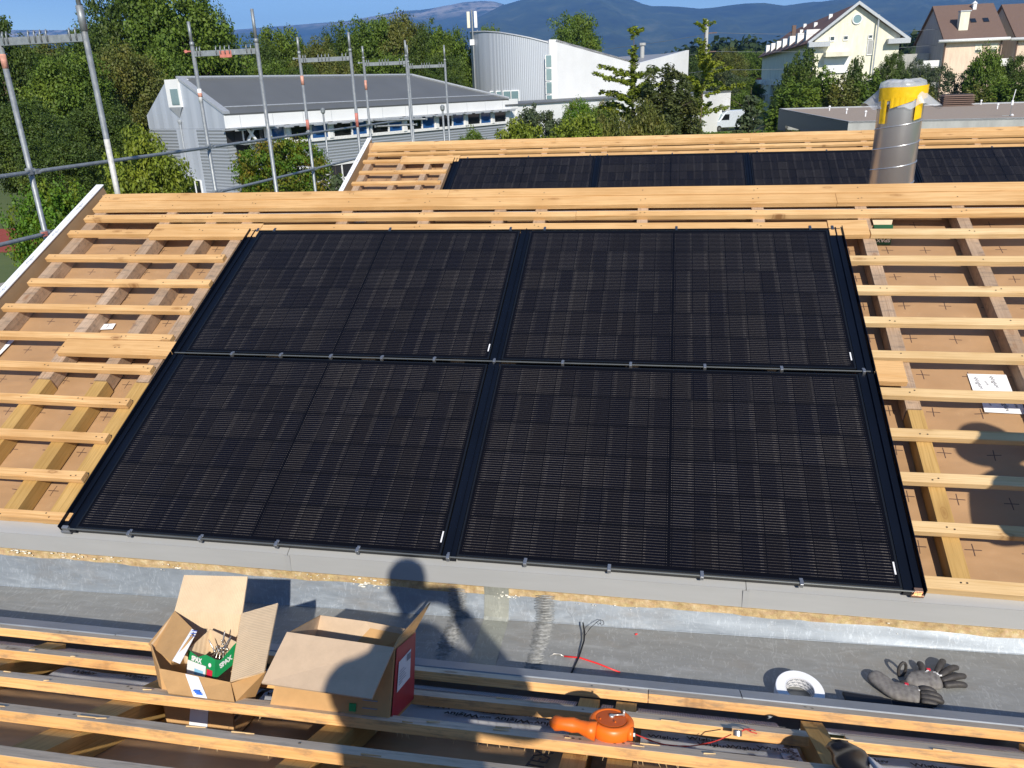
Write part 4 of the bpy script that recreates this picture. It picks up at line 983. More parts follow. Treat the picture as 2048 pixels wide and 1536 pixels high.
mb = MB(); mb.box(b_+Vector((-.012, -.028, .002)), b_+Vector((.028, .004, .016))); mb.build('end_piece', 'galv', K, bevel=.003)

# wires
mb = MB(); mb.tube([F(1128, 1315, .006), F(1160, 1318, .006), F(1195, 1329, .005), F(1240, 1347, .005)], .0032, 8)
W = empty('red_wire', (0, 0, 0), label='short red wire with a bare stripped end lying in the gutter', cat='wire')
mb.build('insulation', 'red_wire', W, smooth=True)
mb = MB(); mb.tube([F(1128, 1315, .006), F(1118, 1311, .008), F(1108, 1310, .006), F(1099, 1314, .004)], [.002, .0028, .002, .0012], 6); mb.build('bare_end', 'wire_core', W, smooth=True)
mb = MB(); mb.tube([F(1142, 1349, .004), F(1158, 1318, .012), F(1168, 1294, .03), F(1169, 1280, .04), F(1166, 1266, .05)], [.0036, .0036, .0034, .0038, .0032], 8); mb.tube([F(1170, 1286, .036), F(1180, 1277, .05), F(1192, 1268, .055), F(1200, 1262, .055), F(1206, 1262, .05), F(1208, 1266, .045), F(1203, 1269, .045), F(1199, 1266, .05)], .0013, 6)
tag(mb.build('black_cable', 'black_plastic', smooth=True), 'thin black cable rising from the gutter with a curled tip', 'cable')
mb = MB(); q = F(1273, 1271, .004); mb.tube([q+Vector((-.006, 0, 0)), q+Vector((.004, .004, .002))], [.004, .0025], 7); tag(mb.build('wire_scrap', 'red_wire', smooth=True), 'tiny red scrap of wire alone on the gutter floor', 'scrap')

# chalk line reel
RE = empty('chalk_line_reel', OA, (-SLOPE, 0, 0), label='bright orange chalk line reel resting across two battens', cat='reel')
rx = a_at(1222, 1462, .02); 
mb = MB()
hp = [a_at(1104, 1446, .030), a_at(1112, 1446, .034), a_at(1128, 1448, .035), a_at(1146, 1450, .034), a_at(1160, 1453, .033), a_at(1176, 1459, .030), a_at(1192, 1463, .028)]
mb.tube(hp, [.012, .021, .0175, .0205, .0170, .0215, .026], 16); mb.build('handle', 'orange', RE, smooth=True)
body = a_at(1222, 1463, .012)+Vector((.0, .0, 0)); tilt = Vector((.02, -.20, .98))
mb = MB(); mb.lathe([(.040, -.022), (.055, -.021), (.062, -.014), (.0635, 0), (.062, .014), (.056, .0205), (.046, .022), (.044, .019), (.0003, .019)], body+Vector((0, 0, .016)), 40, 0, tilt); mb.build('reel_body', 'orange', RE, smooth=True)
bt = body+Vector((0, 0, .016))+tilt.normalized()*.0195
mb = MB(); mb.lathe([(.040, 0), (.042, .0005), (.042, .002), (.0003, .0025)], bt, 32, 0, tilt); M['orange_dark'] = simple('darker orange cap', (.55, .10, .012), .45, 0, .1, 4); mb.build('side_cap', 'orange_dark', RE, smooth=False)
mb = MB(); mb.lathe([(.005, .002), (.007, .004), (.007, .009), (.003, .0095), (.0003, .0095)], bt+Vector((.0, .008, 0)), 16, 0, tilt); mb.tube([bt+Vector((.0, .008, .008)), bt+Vector((.033, .016, .010))], .0022, 6); mb.tube([bt+Vector((.033, .016, .006)), bt+Vector((.033, .016, .022))], [.003, .0036], 8); mb.build('crank', 'wire_core', RE, smooth=True)
for dx, dy in ((-.026, .018), (-.030, -.016), (.012, -.030), (.03, .02)):
    mb = MB(); mb.lathe([(.0022, 0), (.0022, .003), (.0003, .0032)], bt+Vector((dx, dy, .002)), 8, 0, tilt); mb.build('screw_head', 'orange', RE)
ns = a_at(1266, 1468, .02); mb = MB(); mb.tube([ns+Vector((-.012, 0, 0)), ns+Vector((.002, -.002, 0))], [.020, .017], 14); mb.build('nose', 'orange', RE, smooth=True)
mb = MB(); mb.tube([ns+Vector((.001, -.002, 0)), ns+Vector((.006, -.002, 0))], [.018, .017], 12); mb.build('black_guard', 'black_plastic', RE)
s0 = ns+Vector((.008, -.002, 0)); mb = MB()
mb.tube([s0, a_at(1295, 1478, -.01), a_at(1320, 1488, -.04), a_at(1370, 1493, -.06), a_at(1410, 1489, -.03), a_at(1440, 1479, 0.004), a_at(1462, 1469, .008)], .0016, 6); mb.tube([s0+Vector((0, .002, 0)), a_at(1300, 1482, -.02), a_at(1340, 1491, -.05), a_at(1385, 1492, -.05), a_at(1430, 1483, .0)], .0011, 5)
mb.build('string', 'red_cord', RE, smooth=True)
hk = a_at(1475, 1466, .012)
mb = MB(); mb.lathe([(.0105, -.007), (.0125, -.007), (.0125, .007), (.0105, .007)], hk, 20, 0, (0, .2, 1)); mb.f = mb.f[:-2]; mb.mi = mb.mi[:-2]
for i in range(20): i2 = (i+1) % 20; mb.quadf([60+i, 60+i2, i2, i])
mb.build('hook_ring', 'alu', RE)
mb = MB(); rr = random.Random(1)
mb.tube([hk+Vector((.012, .004, .006)), a_at(1492, 1459, .012), a_at(1502, 1464, .008), a_at(1514, 1467, .006)], .0018, 6); mb.tube([hk+Vector((.012, .002, .004)), a_at(1488, 1458, .016), a_at(1500, 1458, .012), a_at(1511, 1461, .008)], .0015, 6); mb.build('knotted_end', 'red_cord', RE, smooth=True)

# black wrapped bundle over the battens at the lower right
PB = empty('wrapped_bundle', OA, (-SLOPE, 0, 0), label='glossy black plastic wrapped bundle on the battens at the lower right', cat='bundle')
q = a_at(1702, 1520, .03)
mb = MB(); prof = []
for i in range(13):
    t_ = i/12
    prof.append([(q.x-.048+.006*math.sin(t_*9)+.09*u_*(1+.05*math.sin(t_*7)), q.y+.075-.23*t_, .032+.022*math.sin(pi*min(1, u_*1.0))**.5*(1+.10*math.sin(t_*13+u_*5))-.002+.0015*math.sin(t_*17+u_*6)) for u_ in [k_/10 for k_ in range(11)]])
for r_ in prof: mb.v += r_
for i in range(12):
    for k_ in range(10): b = i*11+k_; mb.quadf([b, b+11, b+12, b+1])
o = mb.build('black_wrap', 'black_plastic', PB, smooth=True); md = o.modifiers.new('thick', 'SOLIDIFY'); md.thickness = .034; md.offset = -1
mb = MB(); mb.slab([(q.x+.040, q.y+.02, .03), (q.x+.068, q.y-.02, .018), (q.x+.085, q.y-.10, .012), (q.x+.040, q.y-.10, .034)], .012); mb.build('silver_end', 'tape_grey', PB, bevel=.004)

# ---------------------------------------------------------------- photographer and second worker, behind and beside the camera (they cast the shadows)
def head(parent, c, mat='skin', yaw=0):
    mb = MB(); 
    mb.lathe([(.0005, -.118), (.030, -.112), (.050, -.09), (.062, -.055), (.072, -.01), (.077, .035), (.072, .075), (.052, .105), (.025, .118), (.0005, .121)], (0, 0, 0), 24, 0, None, 1, 1.25)
    fy = 1
    mb.lathe([(.0005, .02), (.009, .012), (.012, -.012), (.0005, -.018)], (0, .100, -.015), 10, 0, None, .8, 1.1)      # nose
    for s_ in (-1, 1): mb.lathe([(.0005, -.03), (.012, -.02), (.016, 0), (.013, .02), (.0005, .03)], (s_*.079, -.005, -.005), 10, 0, None, .45, 1)
    o = mb.build('head', 'skin', parent, smooth=True); o.location = c; o.rotation_euler = (0, 0, yaw)
    for s_ in (-1, 1):
        m2 = MB(); m2.lathe([(.0005, -.009), (.008, -.005), (.009, 0), (.008, .005), (.0005, .009)], (s_*.030, .083, .010), 10); m2.build('eye', 'paper', o, smooth=True)
    m2 = MB(); m2.slab([(-.022, .091, -.058), (.022, .091, -.058), (.018, .093, -.050), (-.018, .093, -.050)], .008); m2.build('mouth', 'red_cord', o)
    m2 = MB(); m2.lathe([(.079, .015), (.084, .045), (.079, .085), (.058, .115), (.028, .130), (.0005, .133)], (0, -.010, 0), 24, 0, None, 1, 1.2); m2.build('hair', 'hair', o, smooth=True)
    return o
def hand(parent, w_, d_, up_, side=1, curl=.4):
    w_, d_, up_ = Vector(w_), Vector(d_).normalized(), Vector(up_).normalized(); s_ = d_.cross(up_).normalized()*side
    P = [w_, w_+d_*.045, w_+d_*.085]; E = [(0, 1), (1, 2)]; Rr = [.026, (.036, .018), (.038, .015)]
    P = [P[1], P[0], P[2]]; E = [(0, 1), (0, 2)]; Rr = [Rr[1], Rr[0], Rr[2]]
    skin('hand', P, E, Rr, 'skin', parent, 2)
    for i, (L, o_) in enumerate(((.070, .027), (.078, .009), (.073, -.010), (.058, -.027))):
        a_ = w_+d_*.082+s_*o_; b_ = a_+d_*L*.45-up_*L*curl*.25; c_ = b_+d_*L*.3-up_*L*curl*.6; e_ = c_-up_*L*.25+d_*L*.05
        skin('finger', [a_, b_, c_, e_], [(0, 1), (1, 2), (2, 3)], [.0098, .0092, .0084, .0074], 'skin', parent, 1)
    a_ = w_+d_*.03+s_*.028; b_ = a_+s_*.025+d_*.025-up_*.01; c_ = b_+d_*.03-up_*.012
    skin('thumb', [a_, b_, c_], [(0, 1), (1, 2)], [.013, .0112, .0095], 'skin', parent, 1)
def body(parent, J_, mat_t, mat_l):
    # J_: pelvis, chest, neck, shoulders, elbows, wrists, hips, knees, ankles
    P = [J_['pelvis'], J_['waist'], J_['chest'], J_['neck'], J_['neck2'], J_['sl'], J_['el'], J_['wl'], J_['sr'], J_['er'], J_['wr']]
    skin('shirt', P, [(0, 1), (1, 2), (2, 3), (3, 4), (3, 5), (5, 6), (6, 7), (3, 8), (8, 9), (9, 10)], [(.205, .13), (.20, .13), (.20, .13), (.12, .09), .078, .082, .064, .042, .082, .064, .042], mat_t, parent)
    P = [J_['pelvis'], J_['hl'], J_['kl'], J_['al'], J_['hr'], J_['kr'], J_['ar']]
    skin('trousers', P, [(0, 1), (1, 2), (2, 3), (0, 4), (4, 5), (5, 6)], [(.15, .11), .095, .068, .048, .095, .068, .048], mat_l, parent)
def boot(parent, a_, d_):
    a_ = Vector(a_); d_ = Vector(d_).normalized()
    skin('boot', [a_, a_-Vector((0, 0, .045)), a_+d_*.12-Vector((0, 0, .055)), a_+d_*.18-Vector((0, 0, .058))], [(0, 1), (1, 2), (2, 3)], [.05, .052, .045, .034], 'boot', parent, 2)
V = Vector
PH_ = empty('person', (0.05, -.6, -.8), label='kneeling person in dark shirt holding up a phone, who casts the central shadow', cat='person')
off_ = V((0.05, -.6, -.8))
J1 = dict(pelvis=V((.14, -.62, -.44)), waist=V((.14, -.60, -.28)), chest=V((.12, -.54, -.10)), neck=V((.085, -.49, .05)), neck2=V((.055, -.43, .15)),
          sl=V((-.085, -.49, .01)), el=V((-.115, -.33, -.20)), wl=V((-.05, -.135, -.035)), sr=V((.285, -.51, .0)), er=V((.45, -.40, -.12)), wr=V((.17, -.125, .00)),
          hl=V((.0, -.62, -.47)), kl=V((-.06, -.36, -.66)), al=V((-.06, -.76, -.80)), hr=V((.18, -.62, -.47)), kr=V((.26, -.36, -.66)), ar=V((.26, -.76, -.80)))
J1 = {k_: v_-off_ for k_, v_ in J1.items()}
body(PH_, J1, 'shirt', 'trousers'); head(PH_, V((.045, -.36, .255))-off_, yaw=.15)
hand(PH_, V((-.05, -.135, -.035))-off_, (.05, 1, .35), (-.3, -.3, .9), 1, .2); hand(PH_, V((.17, -.125, .0))-off_, (-.45, .8, .25), (.3, -.3, .9), -1, .2)
boot(PH_, J1['al']+V((0, .0, .0)), (0, -.3, -.9)); boot(PH_, J1['ar'], (0, -.3, -.9))
mb = MB(); q4 = cam.matrix_world.to_3x3()
ph_c = -Fv*.0085
b8 = [ph_c+Rv*x_+Uv*y_-Fv*z_ for z_ in (0.008, 0) for x_, y_ in ((-.022, -.060), (.125, -.060), (.125, .016), (-.022, .016))]
mb.hexa(b8); o = mb.build('phone', 'phone'); tag(o, 'slim dark phone held up in both hands by the kneeling person', 'phone')
# second worker
kk = onplane(2185, 1078, OB, NB); tt = (kk.z+.80)/SUN.z; hd = kk-SUN*tt; hd.z = -.33
W2 = empty('person', (hd.x, hd.y, -2.08), label='standing worker in dark clothes beside the gutter, who casts the right-hand shadow', cat='person', group=None)
o2 = V((hd.x, hd.y, -2.08))
hz_ = hd.z-o2.z
J2 = dict(pelvis=V((.03, .0, .86)), waist=V((.03, .02, 1.0)), chest=V((.02, .03, 1.18)), neck=V((0, .02, 1.36)), neck2=V((0, .01, 1.46)), sl=V((-.17, .02, 1.32)), el=V((-.30, .10, 1.08)), wl=V((-.12, .28, 1.00)),
          sr=V((.2, .02, 1.32)), er=V((.30, .05, 1.05)), wr=V((.20, .26, .95)), hl=V((-.07, 0, .84)), kl=V((-.10, .05, .46)), al=V((-.10, .0, .09)), hr=V((.13, 0, .84)), kr=V((.15, .06, .46)), ar=V((.15, 0, .09)))
sc_ = (hz_-.06)/1.50
J2 = {k_: V((v_.x, v_.y, v_.z*sc_)) for k_, v_ in J2.items()}
body(W2, J2, 'shirt', 'trousers'); head(W2, V((0, .0, hz_)), yaw=.4)
hand(W2, J2['wl'], (.4, .7, -.3), (0, .3, .9), 1, .6); hand(W2, J2['wr'], (-.3, .8, -.3), (0, .3, .9), -1, .6)
boot(W2, J2['al'], (0, 1, 0)); boot(W2, J2['ar'], (0, 1, 0))
mb = MB(); mb.lathe([(.155, .02), (.12, .03), (.112, .055), (.108, .10), (.08, .135), (.0005, .142)], (0, 0, 0), 28); o = mb.build('sun_hat', 'trousers', W2, smooth=True); o.location = (0, 0, hz_+.015)

# ---------------------------------------------------------------- steel duct
dc = Vector((2.02, 7.88, 0)); dr = .186
D = empty('ventilation_duct', (dc.x, dc.y, -2.1), label='tall spiral seamed steel duct standing behind the near ridge', cat='duct')
ztop = -.10+2.1
mb = MB(); mb.lathe([(dr, 0), (dr, ztop)], (0, 0, 0), 64); mb.f = mb.f[:-1]; mb.mi = mb.mi[:-1]; mb.build('duct_wall', 'duct', D, smooth=True)
mb = MB(); n_ = 520; pts = []
for i in range(n_+1): t_ = i/n_; a_ = t_*2*pi*(ztop/.176)+.9; pts.append((math.cos(a_)*dr, math.sin(a_)*dr, t_*ztop))
mb.tube(pts, .0055, 6); mb.build('spiral_seam', 'duct', D, smooth=True)
mb = MB(); nn = 72; rr = random.Random(12); rings = []
zs = [(.012, .045), (.7, .055), (.985, .035), (1.03, .0), (1.035, -.05), (1.045, -.11), (1.07, -.16)]
for r_, z_ in zs:
    ring = []
    for i in range(nn):
        a_ = 2*pi*i/nn; wob = .012*math.sin(3*a_+1)+.006*math.sin(7*a_)+.003*math.sin(17*a_)
        flare = max(0, -z_-.05)*(2.2*max(0, math.sin(a_*2+2.6))**2)
        hang = (z_ < -.04)*(.022*math.sin(5*a_)+.012*math.sin(11*a_+1))
        rad_ = dr*(r_+flare*3.0)+abs(wob)*(.35 if z_ > -.06 else .7); ring.append((math.cos(a_)*rad_, math.sin(a_)*rad_, ztop+z_+wob*(.8 if r_ < 1 else .3)+hang))
    rings.append(ring); mb.v += ring
for i in range(len(zs)-1):
    for k_ in range(nn): k2 = (k_+1) % nn; b = i*nn; mb.quadf([b+k_, b+nn+k_, b+nn+k2, b+k2])
cv = mb.build('plastic_cover', 'plastic', D, smooth=True)
def arcband(a0, a1, z0f, z1f, r_, name, n=24):
    mb = MB()
    for i in range(n+1):
        t_ = i/n; a_ = R_(a0+(a1-a0)*t_); w_ = .0015*math.sin(t_*31)
        mb.v += [((r_+w_)*math.cos(a_), (r_+w_)*math.sin(a_), ztop+z0f(t_)), ((r_+w_+.002)*math.cos(a_), (r_+w_+.002)*math.sin(a_), ztop+z1f(t_))]
    for i in range(n): b = i*2; mb.quadf([b, b+2, b+3, b+1])
    o = mb.build(name, 'yellow_tape', D, smooth=False); md = o.modifiers.new('th', 'SOLIDIFY'); md.thickness = .0006; return o
rt = dr+.026
arcband(192, 352, lambda t: -.118+.003*math.sin(t*14)+.026*t, lambda t: -.008+.003*math.sin(t*9)+.022*t, rt-.008, 'tape_band', 40)
arcband(205, 223, lambda t: -.30-.0*t, lambda t: -.10, dr+.018, 'tape_strip', 6)
arcband(290, 312, lambda t: -.255-.02*(1-t), lambda t: -.085, dr+.020, 'tape_strip', 6)
arcband(232, 285, lambda t: -.175+.065*t, lambda t: -.085+.0*t, dr+.024, 'tape_strip', 14)
# ---------------------------------------------------------------- scaffolding beside the left verge
XI, XO = -5.0, -5.87
FY = [6.70, 9.83, 12.95, 15.87, 18.75]
def scaff(i, Y, ti, to, label, mark=None):
    T = empty('scaffold_frame', (XI, Y, GZ), label=label, cat='scaffold frame', group='scaffold frames along the left edge')
    zt = .55-GZ; dx = XO-XI
    for x, tp_ in ((0, ti), (dx, to)):
        mb = MB(); r = .0242; mb.tube([(x, 0, 0), (x, 0, zt+.10)], r, 14); mb.tube([(x, 0, zt+.09), (x, 0, zt+.14)], [r+.003, r+.003], 14); mb.tube([(x, 0, zt+.13), (x, 0, tp_-GZ)], .0195, 12); p_ = mb.build('post', 'galv', T, smooth=True)
    mb = MB(); mb.box((dx+.022, -.022, zt-.035), (-.022, .022, zt+.03)); mb.build('transom', 'galv', T, bevel=.003)
    for x in (-.07, -.13, -.36, -.42, -.48, -.54, -.76, -.80):
        mb = MB(); mb.tube([(x, -.028, zt-.02), (x, -.03, zt+.05), (x, -.022, zt+.075), (x, -.012, zt+.055)], .0075, 6); mb.build('hook', 'galv', T, smooth=True)
    mb = MB(); mb.tube([(dx-.02, 0, zt+.03), (dx-.12, 0, zt+.03)], .010, 8); mb.tube([(dx-.10, 0, zt+.015), (dx-.10, 0, zt+.05)], .018, 8)
    mb.build('wedge_pin', mark or 'galv', T)
    for z_ in (-.57, -1.15):
        mb = MB(); mb.box((dx-.032, -.032, z_-GZ-.03), (dx+.032, .032, z_-GZ+.03)); mb.tube([(dx+.02, -.05, z_-GZ), (dx+.02, .05, z_-GZ)], .022, 8)
        mb.build('coupler', 'galv', T, bevel=.004)
    return T
s0_ = scaff(0, FY[0], 2.7, .70, 'nearest scaffold frame, at the far left, with one very tall pole')
s1_ = scaff(1, FY[1], 1.02, .92, 'second scaffold frame from the left, with red painted marks', 'red_paint')
s2_ = scaff(2, FY[2], .93, .90, 'third scaffold frame, in front of the grey roofed building')
s3_ = scaff(3, FY[3], .95, .88, 'fourth scaffold frame, just left of the farthest one')
s4_ = scaff(4, FY[4], .98, 1.02, 'farthest scaffold frame, whose pole stands highest on the right')
def sleeve(T, x, z0, z1, mat, r=.0262):
    mb = MB(); mb.tube([(x, 0, z0-GZ), (x, 0, z1-GZ)], r, 14); mb.build('painted_band', mat, T, smooth=True)
sleeve(s0_, XO-XI, .33, .45, 'orange_mark'); sleeve(s1_, XO-XI, -.02, .14, 'white_mark'); sleeve(s1_, XO-XI, .04, .09, 'orange_mark', .0268); sleeve(s2_, XO-XI, .18, .32, 'orange_mark'); sleeve(s2_, 0, -.50, -.28, 'red_paint'); sleeve(s2_, XO-XI, -.52, -.36, 'red_paint'); sleeve(s3_, XO-XI, .08, .26, 'orange_mark')
mb = MB(); mb.box((-.50, -.026, .52-GZ-.03), (-.34, -.0225, .58-GZ-.01)); mb.build('painted_patch', 'red_paint', s1_)
mb = MB(); mb.tube([(0, 0, .60-GZ), (0, 0, .80-GZ)], .031, 14); mb.build('upper_coupler', 'galv', s0_, smooth=True)
sleeve(s0_, 0, -1.2, -.30, 'chalky', .0248)
def guard(p0, p1, label, red=False):
    T = empty('guard_rail', p0, label=label, cat='guard rail', group='horizontal scaffold guard rails'); p0, p1 = Vector(p0), Vector(p1); d = (p1-p0); L = d.length; u_ = d.normalized()
    mb = MB(); mb.tube([u_*.05, u_*.12, u_*(L-.12), u_*(L-.05)], [.012, .0195, .0195, .012], 12); mb.build('rail_tube', 'galv', T, smooth=True)
    for e in (.05, L-.05):
        mb = MB(); mb.box(u_*e+Vector((-.008, -.035, -.022)), u_*e+Vector((.012, .035, .022))); mb.build('flattened_end', 'red_paint' if red and e > 1 else 'galv', T, bevel=.003)
ys = [3.6]+FY
for k_, nm in enumerate(['nearest', 'second', 'third', 'fourth', 'farthest']):
    guard((XO+.03, ys[k_], -.575), (XO+.03, ys[k_+1], -.575), '%s upper guard rail of the scaffold row' % nm)
    if k_ < 4: guard((XO+.03, ys[k_], -1.15), (XO+.03, ys[k_+1], -1.15), '%s lower guard rail of the scaffold row' % nm, k_ == 0)
guard((XO, FY[3]+.1, -.50), (XI+.35, FY[3]+.1, -.50), 'short end rail running across the fourth scaffold frame')
guard((XO, FY[3]+.2, -.62), (XI+.1, FY[3]+.2, -.60), 'lower short cross rail behind the fourth scaffold frame')
mb = MB(); mb.tube([(XO-.06, 3.6, -.9), (XO-.06, 6.7, -1.95)], .021, 12); tag(mb.build('diagonal_brace', 'galv', smooth=True), 'grey tube slanting down at the left edge of the photo', 'brace')
# small pole lamps near the building
def pole(p, top, r, label, name, headf):
    T = empty(name, p, label=label, cat=name.replace('_', ' ')); h = top-p[2]; mb = MB(); mb.tube([(0, 0, 0), (0, 0, h)], [r*1.3, r], 8); mb.build('pole', 'galv', T, smooth=True); headf(T, h); return T
def lamp_head(T, h):
    mb = MB(); mb.lathe([(.05, -.1), (.11, -.02), (.12, .12), (.05, .2)], (0, 0, h), 12); mb.build('lamp_head', 'galv', T)
pb = at(646, 224, 40); pole((pb.x, pb.y, GZ), pb.z, .05, 'thin lamp post in front of the middle of the white building', 'street_lamp', lamp_head)
pb = at(885, 218, 40); pole((pb.x, pb.y, GZ), pb.z, .05, 'thin lamp post just left of the farthest scaffold pole', 'street_lamp', lamp_head)

# ---------------------------------------------------------------- long school building with grey roof
LP = at(447, 228, 43); RP = at(1462, 182, 112); dd = (RP-LP); dd.z = 0; LEN = dd.length; dd.normalize()
ang = math.atan2(dd.y, dd.x)
SB = empty('school_building', (LP.x, LP.y, GZ), (0, 0, ang), label='long white and grey building with dark grey pitched roof behind the scaffolding', cat='building')
# local frame: x along the facade (away from the camera), y into the building, z up from the ground
ze = LP.z-GZ; W_ = 7.7
def S(a, b, m, name='wall', par=SB, **k): mb = MB(); mb.box(a, b); return mb.build(name, m, par, **k)
def sloc(p): q = Vector(p)-Vector((LP.x, LP.y, GZ)); return Vector((q.x*dd.x+q.y*dd.y, -q.x*dd.y+q.y*dd.x, q.z))
zr = at(363, 157, LP.y+(-0)*1+W_/2*abs(dd.x)).z-GZ
RL = 27.5; zb = ze-.78                                   # fascia bottom
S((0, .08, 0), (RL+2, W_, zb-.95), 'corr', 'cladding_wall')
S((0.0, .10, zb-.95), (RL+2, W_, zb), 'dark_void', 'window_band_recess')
S((.0, -.05, zb), (RL+1, W_+.05, ze-.02), 'white_wall', 'fascia')
mb = MB()
for k_ in range(12): mb.box((1.0+k_*2.3, -.056, zb+.01), (1.018+k_*2.3, -.0505, ze-.03))
mb.build('panel_joints', 'roof_trim', SB)
mb = MB(); mb.box((-.3, -.55, zb-.10), (RL, -.06, zb-.04)); 
for k_ in range(24): mb.box((.2+k_*1.15, -.60, zb-.16), (.9+k_*1.15, -.54, zb-.10))
mb.build('sun_louvre', 'roof_trim', SB)
# windows
for k_ in range(8):
    xw = 1.0+k_*3.45
    for q_, (a_, b_) in enumerate(((.12, 1.62), (1.75, 3.05))):
        mb = MB(); x_0, x_1 = xw+a_, xw+b_; z0_, z1_ = zb-.93, zb-.06; f_ = .05
        mb.box((x_0-f_, -.02, z0_-f_), (x_1+f_, .07, z0_)); mb.box((x_0-f_, -.02, z1_), (x_1+f_, .07, z1_+f_)); mb.box((x_0-f_, -.02, z0_), (x_0, .07, z1_)); mb.box((x_1, -.02, z0_), (x_1+f_, .07, z1_))
        fr_ = mb.build('window', 'white_paint', SB)
        S((x_0, .03, z0_), (x_1, .05, z1_), ['glass_dark', 'glass_blue'][q_], 'pane', fr_)
    S((xw+3.12, -.10, zb-1.0), (xw+3.42, .08, zb-.08), 'white_paint', 'pier')
S((4.0, -.04, zb-1.12), (RL, .075, zb-.985), 'white_paint', 'sill_band')
# ground floor openings
zg = 1.75
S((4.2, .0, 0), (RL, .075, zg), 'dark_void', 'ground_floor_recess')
S((4.0, -.06, zg), (RL, .07, zg+.14), 'white_paint', 'lintel')
for k_ in range(9):
    x_ = 4.3+k_*2.55
    mb = MB(); mb.box((x_, -.05, 0), (x_+.45, .0, zg-.01)); mb.build('pier', 'white_paint', SB)
    mb = MB(); mb.box((x_+.6, -.03, .85), (x_+2.4, -.002, .95)); mb.box((x_+1.45, -.03, .0), (x_+1.55, -.002, zg-.01)); mb.build('window', 'white_paint', SB)
S((3.8, -.9, 0), (RL, -.75, .75), 'white_wall', 'garden_wall')
# stair bay with white crossed bracing at the corner
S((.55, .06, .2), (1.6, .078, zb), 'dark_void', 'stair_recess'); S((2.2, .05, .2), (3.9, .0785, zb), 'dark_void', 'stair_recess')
for lv in range(5):
    z0_ = .2+lv*.86; mb = MB()
    mb.slab([(1.1, -.25, z0_), (1.25, -.25, z0_), (1.85, -.25, z0_+.8), (1.7, -.25, z0_+.8)], .12); mb.slab([(1.85, -.27, z0_), (1.7, -.27, z0_), (1.1, -.27, z0_+.8), (1.25, -.27, z0_+.8)], .10)
    mb.build('cross_brace', 'white_paint', SB)
    S((.3, -.9, z0_+.80), (2.9, -.0, z0_+.85), 'roof_trim', 'louvre_shelf')
S((2.55, -.35, 0), (2.85, -.02, zb-.1), 'white_paint', 'pier')
# roof
a_ = Vector((0, -.1, ze)); rid0 = Vector((0, W_/2, zr)); rid1 = sloc(at(905, 153, 61)); rid1 = Vector((rid1.x, W_/2, zr)); ee = sloc(at(1020, 205, LP.y+(112-43)*.355)); ee = Vector((ee.x, -.1, ze)); eb = Vector((ee.x, W_+.1, ze)); ab = Vector((0, W_+.1, ze))
n3 = Vector((0, 0, .12))
mb = MB(); mb.slab([a_, ee, rid1, rid0], .12); mb.slab([ab, rid0, rid1, eb], .12); mb.slab([ee, eb, rid1], .12); mb.build('roof', 'roof_grey', SB)
mb = MB(); k1 = .14
mb.hexa([a_+Vector((-.1, 0, 0)), a_+Vector((.35, 0, 0)), rid0+Vector((.35, 0, 0)), rid0+Vector((-.1, 0, 0)), a_+Vector((-.1, 0, .14)), a_+Vector((.35, 0, .14)), rid0+Vector((.35, 0, .14)), rid0+Vector((-.1, 0, .14))])
mb.tube([rid0+Vector((0, 0, .05)), rid1+Vector((0, 0, .05))], .10, 6); mb.tube([rid1+Vector((0, 0, .05)), ee+Vector((0, 0, .06))], .10, 6)
lo = .16; p0 = a_.lerp(rid0, lo); p1 = ee.lerp(rid1, lo); mb.tube([p0+Vector((.5, 0, .03)), p1+Vector((0, 0, .03))], .05, 5)
mb.build('roof_edges', 'roof_trim', SB)
# gable end
gy = [0, W_*.50, W_]
mb = MB(); mb.slab([(-.03, W_, ze-.78), (-.03, 0, ze-.78), (-.03, 0, ze), (-.03, W_/2, zr), (-.03, W_*.66, zr-.12), (-.03, W_, ze)], .1); mb.build('gable_wall', 'clad', SB)
S((-.06, W_*.0+.05, 0), (-.02, W_*.36, ze-.79), 'corr', 'cladding_panel'); S((-.065, W_*.36, 0), (-.021, W_*.62, ze-.79), 'clad', 'cladding_panel'); S((-.06, W_*.62, 0), (-.0205, W_, ze-.79), 'corr', 'cladding_panel')
mb = MB(); mb.box((-.11, W_*.40, .55), (-.066, W_*.56, 1.55)); wn = mb.build('window', 'white_paint', SB); S((-.12, W_*.415, .62), (-.1105, W_*.47, 1.5), 'glass_dark', 'pane', wn); S((-.12, W_*.49, .62), (-.1105, W_*.545, 1.5), 'glass_dark', 'pane', wn)
dz0 = zr-1.55; mb = MB(); mb.hexa([(-.14, W_*.48, dz0), (.6, W_*.48, dz0), (.6, W_*.65, dz0), (-.14, W_*.65, dz0), (-.14, W_*.48, zr-.02), (.6, W_*.48, zr-.02), (.6, W_*.65, zr-.02), (-.14, W_*.65, zr-.02)]); dm = mb.build('dormer_box', 'white_wall', SB)
S((-.18, W_*.495, dz0+.14), (-.141, W_*.59, zr-.55), 'glass_teal', 'pane', dm)
mb = MB(); mb.slab([(-.14, W_*.48, dz0), (-.14, W_*.65, dz0), (-.06, W_*.55, dz0-.6)], .03); mb.build('dormer_underside', 'roof_trim', SB)
mb = MB(); mb.tube([(-.12, W_*.545, dz0-.8), (-.12, W_*.545, .2)], .05, 8); mb.lathe([(.06, -.1), (.13, .05), (.13, .15)], (-.12, W_*.545, dz0-.85), 8); mb.build('rain_pipe', 'roof_trim', SB)
S((-3.2, -.2, 0), (-.1, W_*.7, .38), 'clad', 'plinth')
# low flat roofed wing running on to the right
S((ee.x-.3, 0, 0), (LEN, 9, ze-.55), 'white_wall', 'long_wing_wall'); S((ee.x-.5, -.12, ze-.545), (LEN+.1, 9.1, ze-.42), 'roof_grey', 'wing_coping')

